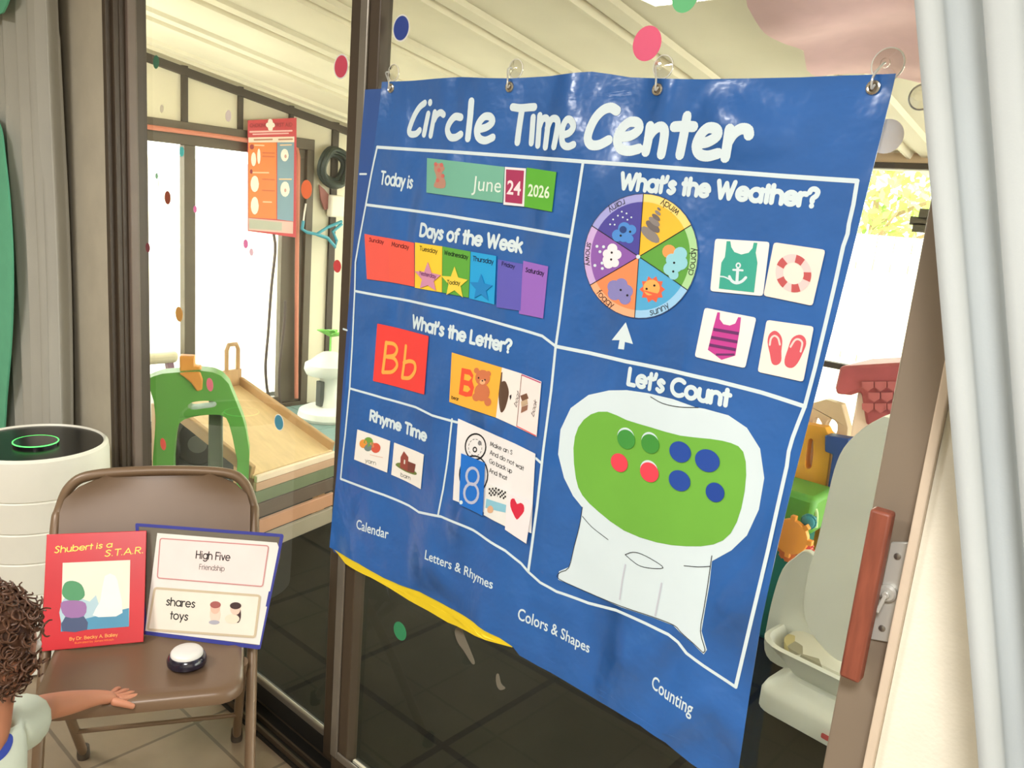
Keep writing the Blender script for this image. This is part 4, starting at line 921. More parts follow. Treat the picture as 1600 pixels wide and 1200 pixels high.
# frame: front feet, up the sides, over the top of the back
ZT = .785
side = lambda s: [ch(.40, s * .222, .012), ch(.26, s * .224, .30), ch(.155, s * .226, .47), ch(.04, s * .226, .66)]
fr = side(-1) + [ch(.012, -.222, ZT - .09), ch(.0, -.20, ZT - .035), ch(-.006, -.15, ZT - .008), ch(-.008, 0, ZT), ch(-.006, .15, ZT - .008), ch(.0, .20, ZT - .035), ch(.012, .222, ZT - .09)] + side(1)[::-1]
b = MB(); b.tube(catmull(fr, 6), .0125, M_chair, 12); b.build('tubular_frame', fc, smooth=60)
# back panel, gently curved
b = MB(); rows = []
for j in range(11):
    v = j / 10; z = .52 + (ZT - .006 - .52) * v; hw = .216 if z < ZT - .09 else .216 - .216 * .45 * (max(0, z - (ZT - .09)) / .085) ** 2.6
    u0 = .118 - .115 * v
    rows.append([[b.bm.verts.new(ch(u0 - .018 * (1 - t * t) + dt, hw * t, z)) for t in [k / 8 - 1 for k in range(17)]] for dt in (.004, -.004)])
for k in range(10):
    for f_ in (0, 1):
        A, B = rows[k][f_], rows[k + 1][f_]
        for i in range(16): b.face([A[i], A[i + 1], B[i + 1], B[i]] if f_ == 0 else [B[i], B[i + 1], A[i + 1], A[i]], M_seat)
for R_ in (rows[0], rows[-1]):
    for i in range(16): b.face([R_[0][i], R_[0][i + 1], R_[1][i + 1], R_[1][i]], M_seat)
b.build('backrest', fc, smooth=50, recalc=True)
# seat pan
b = MB(); pr = [(p[0] * (1 + .0 * p[1]), p[1]) for p in rr(.200, .197, .055)]
lv = [(.405, .0), (.425, .0), (.433, -.006), (.436, -.02), (.430, -.05)]
R_ = []
for z, ins in lv: R_.append([b.bm.verts.new(ch(.238 + p[1] * (1 + ins / .2), p[0] * (1 + ins / .2) * (1.03 - .0 * p[1]), z)) for p in pr])
for A, B in zip(R_, R_[1:]):
    for i in range(len(pr)): b.face([A[i], A[(i + 1) % len(pr)], B[(i + 1) % len(pr)], B[i]], M_seat)
b.face(R_[0][::-1], M_seat); b.face(R_[-1], M_seat); b.build('seat', fc, smooth=50, recalc=True)
for s in (-1, 1):
    b = MB(); b.tube(catmull([ch(.0, s * .190, .014), ch(.14, s * .198, .24), ch(.285, s * .204, .412)], 4), .0115, M_chair, 12); o = b.build('rear_leg', fc, smooth=60)
    b = MB(); q = ch(.0, s * .190, .0); b.lathe([(.015, 0), (.016, .008), (.0145, .034), (.0118, .036)], q, M_cap, 16); b.build('rubber_foot', o)
    b = MB(); q = ch(.405, s * .222, 0); b.lathe([(.016, 0), (.017, .008), (.0155, .034), (.0125, .036)], q, M_cap, 16); b.build('rubber_foot', fc)
b = MB(); b.tube([ch(.075, -.192, .13), ch(.075, .192, .13)], .006, M_chair, 8); b.build('rear_brace', fc)
SEAT_Z = .436

# ---- red picture book leaning on the backrest
def lean(p1, p2, ang):
    a, c = onz(*p1, SEAT_Z + .001), onz(*p2, SEAT_Z + .001); e1 = (c - a).normalized(); bk = Vector((-e1.y, e1.x, 0))
    return Plane(a, e1, Vector((0, 0, math.cos(ang))) + bk * math.sin(ang))
PB = lean((64, 1018), (224, 1003), rad(25))
K8 = crop(.25, 50, 800)
b = MB(); b.px(PB, [(73, 835), (229, 829), (224, 1003), (64, 1018)], -.007, mat('book_cover_red', (200, 30, 42), .34, coat=.15), .007, .1)
book = tag(b.build('picture_book', bevel=.001), 'red picture book with yellow title standing on the left of the chair seat', 'book')
b = MB(); m = ink(250, 222, 90)
text(b, PB, 'Shubert is a', K8(142, 256), K8(498, 219), 10, .0022, .0004, m, h1=8, lean=0, slant=.1); text(b, PB, 'S.T.A.R.', K8(456, 278), K8(690, 256), 9.5, .0022, .0004, m, lean=0, slant=.1); b.build('title_lettering', book)
b = MB()
text(b, PB, 'By Dr. Becky A. Bailey', K8(236, 803), K8(535, 775), 4.6, .0011, .0004, ink(250, 170, 80), lean=0); text(b, PB, 'Illustrated by James Hrkach', K8(268, 824), K8(510, 802), 2.8, .0006, .0004, ink(250, 130, 50), lean=0); b.build('author_lettering', book)
b = MB(); b.px(PB, [(192, 318), (614, 300), (606, 716), (180, 748)], .0003, ink(226, 226, 206), 0, T=K8)
b.px(PB, [(330, 668), (606, 600), (606, 716), (180, 748), (182, 690)], .0005, ink(72, 142, 176), 0, T=K8); b.px(PB, [(186, 560), (250, 520), (360, 560), (400, 520), (420, 640), (330, 668), (182, 690)], .0004, ink(172, 200, 210), 0, T=K8, smooth=2)
b.px(PB, [(455, 400), (520, 398), (545, 480), (566, 630), (470, 655), (380, 645), (425, 560)], .0007, ink(232, 234, 228), 0, T=K8, smooth=2)
b.px(PB, [(188, 510), (205, 445), (255, 430), (310, 455), (330, 520), (290, 555), (225, 550)], .0007, ink(72, 146, 96), 0, T=K8, smooth=3)
b.px(PB, [(180, 570), (255, 552), (335, 570), (325, 650), (210, 655)], .0008, ink(150, 104, 160), 0, T=K8, smooth=3); b.px(PB, [(208, 655), (322, 648), (345, 735), (190, 745)], .0007, ink(62, 76, 112), 0, T=K8, smooth=2)
b.build('cover_picture', book)

# ---- blue edged display folder with two printed strips
PF = lean((228, 990), (406, 1013), rad(17))
b = MB(); b.px(PF, [(213, 819), (441, 836), (437, 870), (404, 1014), (226, 990)], -.006, mat('smoky_clear_folder', (112, 106, 96), .2, coat=.6), .003, .1)
fold = tag(b.build('display_folder'), 'blue edged clear folder with printed friendship cards, leaning right of the red book', 'folder')
M_navy = mat('blue_folder_binding', (58, 64, 150), .45)
b = MB()
for p, q, w in (((213, 820), (440, 837), .0075), ((440, 838), (404, 1012), .0085), ((227, 989), (404, 1012), .009), ((213, 821), (227, 988), .008)): b.line(PF, [p, q], w, -.0024, M_navy)
b.build('binding', fold)
b = MB(); b.px(PF, [(245, 833), (432, 848), (435, 855), (405, 1008), (226, 986)], -.003, mat('white_paper', (234, 230, 224), .6), .0008, .1); pg = b.build('paper_sheet', fold)
K = crop(.25, 50, 800)
b = MB(); b.px(PF, [(800, 165), (1478, 215), (1440, 465), (782, 412)], -.0018, ink(244, 226, 222), .0006, T=K); o = 0
q = [PF.pix(*K(*p)) for p in ((800, 165), (1478, 212), (1440, 466), (782, 412))]
def rounded_line(b, surf, q, w, off, m, r=.006):
    P = []
    n = len(q)
    for i in range(n):
        p = Vector(q[i]); a = Vector(q[i - 1]) - p; c = Vector(q[(i + 1) % n]) - p; k1, k2 = p + a.normalized() * r, p + c.normalized() * r
        for t in (0, .25, .5, .75, 1): P.append(k1 * (1 - t) ** 2 + p * 2 * t * (1 - t) + k2 * t * t)
    b.ribbon(surf, P + [P[0]], w, off, m)
rounded_line(b, PF, q, .0026, -.0009, ink(206, 142, 142))
text(b, PF, 'High Five', K(1024, 289), K(1234, 305), 11.5, .0024, -.0009, M_blk, lean=.1); text(b, PF, 'Friendship', K(1044, 358), K(1200, 370), 8, .0012, -.0009, ink(90, 86, 86), lean=.1)
b.build('heading_strip', fold)
b = MB(); q = [PF.pix(*K(*p)) for p in ((766, 476), (1424, 524), (1392, 782), (722, 735))]
b.flat(PF, q, -.0018, ink(240, 232, 218), .0006, .1); rounded_line(b, PF, q, .0055, -.0009, ink(206, 190, 162))
text(b, PF, 'shares', K(838, 582), K(1014, 598), 12, .0026, -.0009, M_blk, lean=.1); text(b, PF, 'toys', K(862, 668), K(970, 678), 12, .0026, -.0009, M_blk, lean=.1)
E_ = lambda cx, cy, rx, ry: [(cx + rx * math.cos(k * .42), cy + ry * math.sin(k * .42)) for k in range(15)]
for pts, c, o in ((E_(1144, 640, 34, 60), (240, 214, 196), 0), (E_(1144, 602, 30, 36), (236, 190, 170), 1), (E_(1146, 580, 34, 22), (168, 96, 92), 2), (E_(1138, 690, 34, 14), (180, 178, 190), 1), (E_(1284, 640, 22, 54), (74, 54, 56), 0), (E_(1250, 668, 46, 30), (238, 226, 204), 1), (E_(1270, 608, 32, 36), (238, 204, 186), 1), (E_(1272, 586, 36, 22), (70, 52, 54), 2)):
    b.px(PF, pts, -.0009 + .0003 * o, ink(*c), 0, .1, T=K)
b.build('card_strip', fold)

# ---- push button
q = onz(292, 1036, SEAT_Z); t = tag(empty('talking_button', q), 'round push button with white top and dark base on the chair seat', 'button')
b = MB(); b.lathe([(.038, 0), (.042, .003), (.0425, .012), (.039, .020), (.036, .023)], q, mat('dark_navy_plastic', (28, 24, 40), .18, coat=.5), 40); b.build('base', t)
b = MB(); b.lathe([(.0345, .0225), (.0345, .028), (.031, .0325), (.018, .035), (.001, .0355)], q, mat('white_plastic_cap', (226, 224, 218), .3), 40); b.build('push_cap', t, smooth=50)

# ---- air purifier
q = onz(55, 691, .680); q.z = 0; PR = .203; t = tag(empty('air_purifier', q), 'white cylindrical air purifier with black top and glowing green ring, left of the chair', 'air purifier')
M_pur = mat('white_appliance_plastic', (232, 230, 218), .4, var=.02)
b = MB(); prof = [(PR - .02, .0), (PR - .004, .012)]
for z in (.16, .27, .37, .462, .558): prof += [(PR, z - .004), (PR - .004, z), (PR, z + .004)]
prof += [(PR, .655), (PR - .003, .676), (PR - .012, .684), (PR - .016, .678)]
b.lathe(prof, q, M_pur, 64); b.build('body', t, smooth=40)
b = MB(); b.lathe([(PR - .0165, .672), (PR - .017, .6785), (.06, .6785), (.055, .674), (.001, .674)], q, mat('black_gloss_lid', (20, 20, 22), .25), 64); b.build('top_grille', t)
q2 = onz(56, 692, .683); b = MB(); b.lathe([(.062, -.008), (.062, .004), (.058, .007), (.001, .0075)], q2, mat('black_display', (16, 18, 20), .2, coat=.5), 40); o = b.build('control_display', t)
b = MB(); b.tube([q2 + Vector((.0605 * math.cos(k * math.pi / 24), .0605 * math.sin(k * math.pi / 24), .0055)) for k in range(48)], .0018, emit_mat('green_led_ring', (90, 240, 110), 1.6), 8, True); b.build('led_ring', o)

# ================================================================ CHILD
M_skin = mat('child_skin', (196, 134, 104), .5, var=.08, scale=12, sss=.12)
M_shirt = mat('pale_mint_shirt', (214, 224, 208), .85, scale=5, bump=.08, bscale=120)
M_hair = mat('dark_brown_curls', (92, 62, 44), .5, var=.3, scale=30)
HD = onz(-24, 1018, .765); IR = MW[0].copy()
face_dir = Vector((-.30, .86, -.25)).normalized()
WR = onz(150, 1090, .462); SH = HD + Vector((-.035, .045, -.185)) - IR * .02; EL = onz(66, 1106, .505)
HC = Vector((HD.x + .045, HD.y - .075, 0)) - Vector((IR.x, IR.y, 0)) * .06                    # hips, off the left edge
def skin_mesh(name, nodes, edges, m, parent, sub=2, root=0, mesh_only=False):
    me = bpy.data.meshes.new(name); base = Vector((0, 0, 0)); q_ = parent
    while q_: base += q_.location; q_ = q_.parent
    me.from_pydata([Vector(n[0]) - base for n in nodes], edges, []); me.materials.append(m)
    o = bpy.data.objects.new(name, me); COL.objects.link(o); o.parent = parent
    s = o.modifiers.new('skin', 'SKIN'); s.use_smooth_shade = True
    for i, n in enumerate(nodes):
        r = n[1]; me.skin_vertices[0].data[i].radius = r if isinstance(r, tuple) else (r, r)
        me.skin_vertices[0].data[i].use_root = i == root
    u = o.modifiers.new('subdivision', 'SUBSURF'); u.levels = sub; u.render_levels = sub
    return o
def baked(objs, name, m, parent):
    """join the evaluated surfaces of several skinned chains into one body mesh"""
    dg = bpy.context.evaluated_depsgraph_get(); dg.update(); b_ = MB()
    for o in objs:
        me = bpy.data.meshes.new_from_object(o.evaluated_get(dg)); vs = [b_.bm.verts.new(o.matrix_world @ v.co) for v in me.vertices]
        for p_ in me.polygons: b_.face([vs[i] for i in p_.vertices], m)
        bpy.data.objects.remove(o)
    return b_
child = tag(empty('person', HC), 'small curly haired child in a pale shirt reaching a hand onto the chair seat', 'person')
pel = HC + Vector((0, 0, .36)); chest = Vector((HD.x + .02, HD.y - .03, .55)) - IR * .05; nk = HD + Vector((-.0, .0, -.105)) 
SH2 = chest + (chest - SH) * .9; SH2.z = SH.z
wd = (WR - EL).normalized(); palm = WR + wd * .042 + Vector((0, 0, -.006))
nodes = [(pel, (.070, .064)), (pel.lerp(chest, .5), (.070, .062)), (chest, (.070, .062)), (nk + Vector((0, 0, -.03)), .036), (nk, .034), (HD + Vector((0, 0, -.05)), (.052, .052)),
         (SH, .037), (SH.lerp(EL, .5), .032), (EL, .027), (EL.lerp(WR, .45), .0255), (EL.lerp(WR, .8), .020), (WR, (.0175, .0165)), (palm, (.0215, .013)),
         (SH2, .037), (SH2 + Vector((.05, -.03, -.12)), .030), (SH2 + Vector((.05, .04, -.20)), .024), (SH2 + Vector((.03, .09, -.25)), .017),
         (pel + Vector((-.045, .03, -.06)), .060), (pel + Vector((-.05, .035, -.18)), .042), (pel + Vector((-.05, .03, -.31)), .030), (pel + Vector((-.06, .075, -.335)), .024),
         (pel + Vector((.045, -.03, -.06)), .060), (pel + Vector((.05, -.03, -.18)), .042), (pel + Vector((.05, -.035, -.31)), .030), (pel + Vector((.04, .01, -.335)), .024)]
edges = [(0, 1), (1, 2), (2, 3), (3, 4), (4, 5), (2, 6), (6, 7), (7, 8), (8, 9), (9, 10), (10, 11), (11, 12), (2, 13), (13, 14), (14, 15), (15, 16), (0, 17), (17, 18), (18, 19), (19, 20), (0, 21), (21, 22), (22, 23), (23, 24)]
parts = [skin_mesh('body_chain', nodes, edges, M_skin, None)]
# right hand: palm, four unequal fingers, thumb
hz = Vector((0, 0, 1)); side_ = wd.cross(hz).normalized()          # points toward the camera side
tip = lambda px_, py_, z: onz(px_, py_, z)
knk = [palm + wd * .016 + side_ * k for k in (-.0180, -.0065, .0052, .0170)]
fing = [(.037, -.44), (.047, -.16), (.053, .08), (.050, .32)]
for kp, (l, sp) in zip(knk, fing):
    dd = (wd + side_ * sp).normalized()
    p1, p2, p3 = kp + dd * l * .45 + hz * .004, kp + dd * l * .78 + hz * .001, kp + dd * l * 1.08 + hz * -.006
    parts.append(skin_mesh('finger_chain', [(kp - dd * .016, .0074), (kp, .0070), (p1, .0062), (p2, .0056), (p3, .0048)], [(0, 1), (1, 2), (2, 3), (3, 4)], M_skin, None))
tb = palm + side_ * .012 - wd * .018
parts.append(skin_mesh('thumb_chain', [(tb, .0105), (tb + side_ * .014 + wd * .010 - hz * .002, .0086), (tb + side_ * .027 + wd * .022 - hz * .005, .0072), (tb + side_ * .036 + wd * .032 - hz * .009, .0056)], [(0, 1), (1, 2), (2, 3)], M_skin, None))
bb = baked(parts, 'body', M_skin, child)
# head with a face, joined to the body mesh
fx = face_dir; fs = fx.cross(hz).normalized(); fu = fs.cross(fx).normalized(); RM = Matrix((fs, fx, fu)).transposed()
hp = lambda x_, y_, z_: HD + RM @ Vector((x_, y_, z_))
bb.ball(HD, (.062, .074, .078), M_skin, RM, 24, 16); bb.ball(hp(0, .026, -.038), (.044, .046, .040), M_skin, RM, 18, 12)
for s in (-1, 1): bb.ball(hp(s * .031, .040, -.022), (.024, .026, .022), M_skin, RM); bb.ball(hp(s * .064, -.006, -.008), (.008, .016, .021), M_skin, RM)
bb.ball(hp(0, .078, -.016), (.0095, .0115, .009), M_skin, RM); bb.ball(hp(0, .071, -.043), (.015, .007, .0045), mat('lips', (176, 96, 86), .4), RM, 12, 8)
bb.build('body', child, smooth=70)
for s in (-1, 1):
    b = MB(); b.ball(hp(s * .025, .066, .004), .0095, mat('eye_white', (236, 232, 226), .2), None, 14, 10); b.ball(hp(s * .025, .0715, .0035), .0055, mat('dark_iris', (40, 26, 18), .15), None, 12, 8); b.build('eye', child)
b = MB(); rnd = random.Random(11)
b.ball(hp(0, -.014, .014), (.070, .076, .078), M_hair, RM, 20, 14)
for k in range(620):
    while True:
        n_ = Vector((rnd.uniform(-1, 1), rnd.uniform(-1, 1), rnd.uniform(-.55, 1)))
        if .3 < n_.length < 1: n_.normalize(); break
    if n_.y > .55 and n_.z < .45: continue
    st = hp(n_.x * .062, n_.y * .070 - .006, n_.z * .074 + .008); dirn = (RM @ n_); r = rnd.uniform(.006, .013)
    ax = (dirn + Vector((rnd.uniform(-.7, .7), rnd.uniform(-.7, .7), rnd.uniform(-.9, .3)))).normalized(); u_ = ax.orthogonal().normalized(); v_ = ax.cross(u_); turns = rnd.uniform(1.1, 2.0); L_ = rnd.uniform(.018, .036); p0 = rnd.uniform(0, 6.28)
    P = [st + ax * (L_ * i / 13) + (u_ * math.cos(p0 + turns * 6.28 * i / 13) + v_ * math.sin(p0 + turns * 6.28 * i / 13)) * r * (1 - .3 * i / 13) for i in range(14)]
    b.tube(P, [.0026 * (1 - .55 * i / 13) for i in range(14)], M_hair, 5)
b.build('hair', child, smooth=70)
SL = SH.lerp(EL, .60)
sn = [(pel + Vector((0, 0, -.085)), (.112, .106)), (pel.lerp(chest, .5), (.108, .098)), (chest, (.102, .092)), (nk + Vector((0, 0, -.045)), (.046, .046)), (SH, .052), (SH.lerp(EL, .4), .052), (SL, .052), (SH2, .050), (SH2 + Vector((.05, -.03, -.10)), .047)]
bs = baked([skin_mesh('shirt_chain', sn, [(0, 1), (1, 2), (2, 3), (2, 4), (4, 5), (5, 6), (2, 7), (7, 8)], M_shirt, None)], 'shirt', M_shirt, child)
shirt = bs.build('shirt', child, smooth=70)
# blue print on the front of the shirt, laid on the cloth itself
from mathutils.bvhtree import BVHTree
bv = BVHTree.FromPolygons([shirt.location + child.location + v.co for v in shirt.data.vertices], [tuple(p_.vertices) for p_ in shirt.data.polygons])
class OnShirt:
    def pix(s, x_, y_): return (x_ * .001, y_ * .001)
    def to3(s, a, b_, h=0):
        d = ray(a * 1000, b_ * 1000); hit = bv.ray_cast(CAM, d.normalized())
        return hit[0] + hit[1] * h if hit[0] else CAM + d * 1.5
try:
    b = MB(); b.px(OnShirt(), [(-14, 1152), (4, 1146), (17, 1148), (19, 1160), (12, 1176), (0, 1188), (-14, 1194)], .0015, mat('blue_shirt_print', (52, 74, 170), .8), 0, .004, smooth=3)
    b.build('shirt_print', child)
except Exception: pass
sp = baked([skin_mesh('shorts_chain', [(pel + Vector((0, 0, .03)), (.092, .084)), (pel + Vector((-.045, .03, -.06)), .070), (pel + Vector((-.05, .035, -.15)), .058), (pel + Vector((.045, -.03, -.06)), .070), (pel + Vector((.05, -.03, -.15)), .058)], [(0, 1), (1, 2), (0, 3), (3, 4)], mat('blue_shorts', (52, 66, 150), .8), None)], 'shorts', mat('blue_shorts'), child)
sp.build('shorts', child, smooth=70)
for s, q in ((-1, nodes[20][0]), (1, nodes[24][0])):
    b = MB(); b.ball((q.x - .012, q.y + .0, .030), (.032, .055, .029), mat('white_sneaker', (224, 222, 216), .6), Matrix.Rotation(rad(20), 3, 'Z'), 16, 10); b.build('shoe', child)

# ================================================================ PATIO THINGS
def slab_px(name, Y, pts, thick, m, parent=None, holes=(), T=None, bevel=.012, smooth=0, extra=None):
    """a moulded panel of real thickness: outline on the plane y = Y, body running back from it"""
    s = plane_y(Y + thick); f = plane_y(Y)
    cv = lambda lp: [f.pix(*(T(*p) if T else p)) for p in lp]
    o = cv(pts)
    if extra: o = extra(o)
    if smooth: o = [tuple(v) for v in catmull([Vector(p) for p in o], smooth, True)]
    hs = [[tuple(v) for v in catmull([Vector(p) for p in h], 4, True)] for h in (cv(h) for h in holes)]
    b = MB(); b.flat(s, [o] + hs, 0, m, thick, 0); 
    return b.build(name, parent, bevel=bevel, smooth=40, recalc=True)
CP = crop(360 / 1350, 200, 400)
# ---- green climbing arch
M_green = mat('green_moulded_plastic', (98, 166, 72), .42, scale=3)
cA = ony(310, 640, 1.47); PA = Plane((cA.x, cA.y, 0), (.52, .854, 0), (0, 0, 1))
ap = lambda x_, y_: PA.pix(*CP(x_, y_))
arch = tag(empty('climbing_arch', (cA.x, cA.y, 0)), 'green plastic toddler play arch with an oval slot and orange steps on top', 'play arch')
yl, yr = ap(145, 1200), ap(712, 1200); il, ir_ = ap(265, 1200), ap(640, 1200)
P = [ap(*p) for p in ((105, 725), (150, 705), (200, 690), (300, 681), (420, 672), (500, 682), (545, 702), (590, 748), (640, 870), (672, 950), (692, 1020), (712, 1150))] + [(yr[0] - .01, .0), (ir_[0] - .01, 0), ir_] + [ap(*p) for p in ((612, 1060), (592, 985), (575, 950), (540, 932), (480, 930), (420, 936), (370, 945), (330, 958), (306, 975), (290, 1002), (276, 1080))] + [il, (il[0], 0), (yl[0], 0), yl] + [ap(*p) for p in ((152, 1100), (163, 960), (150, 850), (128, 780))]
H = [tuple(v) for v in catmull([Vector(ap(*p)) for p in ((350, 880), (372, 860), (420, 851), (490, 850), (518, 862), (505, 884), (440, 894), (375, 900))], 4, True)]
b = MB(); b.flat(PA, [P, H], -.09, M_green, .09, 0); b.build('arch_panel', arch, bevel=.014, smooth=45, recalc=True, seg=3)
M_or = mat('orange_moulded_plastic', (236, 160, 70), .45, scale=4)
b = MB(); b.px(PA, [(297, 592), (388, 596), (388, 654), (424, 656), (428, 690), (300, 690)], -.07, M_or, .05, 0, T=CP); b.build('orange_step', arch, bevel=.006, recalc=True)
b = MB(); b.px(PA, [(300, 684), (340, 678), (424, 676), (440, 720), (436, 780), (405, 790), (372, 740), (330, 704)], .0, M_or, .016, 0, T=CP); b.build('orange_step', arch, bevel=.005, recalc=True)
b = MB(); q0 = [ap(462, 870), (ap(455, 1200)[0], 0), (ap(552, 1200)[0], 0), ap(546, 870)]
b.flat(PA, q0, -.16, mat('shaded_green_plastic', (104, 112, 94), .5), .05, 0); b.build('support_post', arch, bevel=.008, recalc=True)  # rear leg of the arch, its shade put into a greyer green

# ---- wooden ramp
M_ply = mat('pale_birch_ply', (226, 196, 148), .5, scale=5, stretch=(2, 9, 2), var=.08); M_ply2 = mat('tan_wood_edge', (190, 152, 106), .55, scale=6, stretch=(2, 10, 2))
A_ = onz(375, 600, .53); B_ = onz(519, 703, .35); N_ = onz(395, 742, .35); Fl = N_ + (A_ - B_)
dn = (B_ - N_).normalized(); 
ramp = tag(empty('wooden_ramp', ((N_ + B_ + A_ + Fl) / 4) * 1.0), 'pale wooden ramp with a raised edge rising toward the brown door', 'ramp'); ramp.location.z = 0
up = Vector((0, 0, 1))
b = MB(); b.hexa([N_ - up * .02, B_ - up * .02, A_ - up * .02, Fl - up * .02, N_, B_, A_, Fl], M_ply); b.build('ramp_board', ramp, bevel=.003)
dl = (B_ - A_).normalized(); dw = (B_ - N_).normalized()
for p, q in ((A_, B_), (Fl, N_)):
    b = MB(); b.bar(p + up * .012, q + up * .012, .022, .055, M_ply2); b.build('side_rail', ramp, bevel=.004)
# front end: stacked planks down to the floor
for z1, z0, c, k in ((.349, .322, mat('cream_plank_edge', (240, 218, 190), .5), .008), (.320, .283, mat('pinkish_tan_plank', (200, 162, 132), .55), .004), (.281, .228, mat('moss_green_plank', (112, 122, 92), .6), .000), (.222, .160, mat('dark_brown_plank', (98, 82, 70), .6), -.004), (.150, .090, mat('orange_brown_plank', (192, 142, 110), .55), .004), (.080, .010, mat('grey_tan_plank', (158, 146, 126), .6), .008)):
    b = MB(); o_ = dl * k; q0, q1 = N_ + o_, B_ + o_; b.hexa([(q0.x, q0.y, z0), (q0.x + dl.x * .02, q0.y + dl.y * .02, z0), (q1.x + dl.x * .02, q1.y + dl.y * .02, z0), (q1.x, q1.y, z0), (q0.x, q0.y, z1), (q0.x + dl.x * .02, q0.y + dl.y * .02, z1), (q1.x + dl.x * .02, q1.y + dl.y * .02, z1), (q1.x, q1.y, z1)], c); b.build('front_plank', ramp, bevel=.003)
for q in (A_, Fl, N_ - dl * .05 + dw * .03, B_ - dl * .05 - dw * .03):
    b = MB(); b.box(q.x - .02, q.x + .02, q.y - .02, q.y + .02, 0, q.z - .02, M_ply2); b.build('leg', ramp, bevel=.003)
hq = A_ - dw * .05; hr = MB(); hw = .035
loop = [hq - dw * hw, hq - dw * hw + up * .18, hq - dw * (hw - .012) + up * .205, hq + dw * (hw - .012) + up * .205, hq + dw * hw + up * .18, hq + dw * hw]
hr.tube(loop, .011, M_ply2, 8); hr.bar(hq - dw * .05 + up * .03, hq + dw * .05 + up * .03, .02, .10, M_ply2); hr.build('handle', ramp)

# ---- ride-on toy seen through the arch
q = Vector((-4.20, 1.88, 0)); car = tag(empty('ride_on_toy', q), 'grey ride on toy with a black wheel seen through the green arch', 'toy car')
b = MB(); b.ball(q + Vector((.05, .05, .30)), (.20, .13, .10), mat('light_grey_plastic', (186, 184, 170), .4), None, 20, 12); b.box(q.x - .12, q.x + .2, q.y - .05, q.y + .12, .12, .26, mat('dark_grey_plastic', (74, 76, 72), .45)); b.build('toy_body', car, bevel=.02)
for wx, wy in ((-.05, -.09), (.22, -.05), (-.05, .16), (.22, .18)):
    c = q + Vector((wx, wy, .12)); b = MB(); b.lathe([(.05, -.03), (.11, -.03), (.12, -.02), (.12, .02), (.11, .03), (.05, .03)], c, mat('black_tyre', (24, 24, 22), .6), 28, FD); o = b.build('wheel', car)
    b = MB(); b.lathe([(.048, -.034), (.052, -.02), (.052, .02), (.048, .034)], c, mat('grey_hub', (120, 124, 120), .35, .3), 20, FD); b.build('hub', o)
b = MB(); b.tube([q + Vector((.0 + .05 * math.cos(k * .4488), .0, .40 + .05 * math.sin(k * .4488))) for k in range(14)], .010, mat('dark_red_plastic', (132, 62, 50), .5), 8, True); b.bar(q + Vector((0, 0, .3)), q + Vector((0, 0, .4)), .02, .02, mat('dark_grey_plastic')); b.build('steering_wheel', car)
# mauve toy crate left of the arch
q = onz(232, 712, .0); q = Vector((-4.52, 1.62, 0)); cr_ = tag(empty('toy_cart', q), 'mauve and dark toy cart with white handles left of the green arch', 'toy cart')
b = MB(); b.hexa([q + Vector(v) for v in ((-.16, -.12, .08), (.16, -.12, .08), (.16, .12, .08), (-.16, .12, .08), (-.20, -.15, .40), (.20, -.15, .40), (.20, .15, .40), (-.20, .15, .40))], mat('mauve_plastic', (140, 96, 90), .45)); b.build('bin', cr_, bevel=.02)
b = MB(); b.box(q.x - .17, q.x + .17, q.y - .13, q.y + .13, .40, .46, mat('dark_green_lid', (52, 66, 44), .5)); b.build('lid', cr_, bevel=.015)
for zz in (.14, .27):
    b = MB(); b.tube([q + Vector((.02 + .05 * math.cos(k * .52), -.16, zz + .022 * math.sin(k * .52))) for k in range(12)], .009, mat('white_plastic_handle', (232, 228, 222), .3), 8, True); b.build('white_handle', cr_)
b = MB()
for sx in (-.12, .12): b.lathe([(.055, -.14), (.055, .14)], q + Vector((sx, 0, .055)), mat('black_tyre'), 18, (0, 1, 0))
b.build('roller', cr_)
# ---- play bench: beige pad on purple legs
M_pur2 = mat('dusty_purple_plastic', (142, 102, 122), .5); q = ony(232, 556, 2.2); bench = tag(empty('play_bench', (q.x, 2.2, 0)), 'beige padded bench on dusty purple slanted legs by the left edge of the pane', 'bench')
z = q.z
b = MB(); b.box(q.x - .40, q.x + .12, 2.06, 2.34, z - .035, z + .04, mat('beige_pad', (214, 204, 172), .6)); b.build('seat_pad', bench, bevel=.03, seg=4)
for x0, x1 in ((.06, .19), (-.34, -.44)):
    for yy in (2.10, 2.30):
        b = MB(); b.bar((q.x + x0, yy, z - .035), (q.x + x1, yy, .0), .04, .045, M_pur2); b.build('leg', bench, bevel=.004)
b = MB(); b.bar((q.x - .3, 2.2, .27), (q.x + .85, 2.2, .29), .035, .03, M_pur2); b.build('rail', bench, bevel=.004)
b = MB(); b.bar((q.x + .83, 2.2, .29), (q.x + .83, 2.2, 0), .035, .035, M_pur2); b.build('leg', bench, bevel=.004)
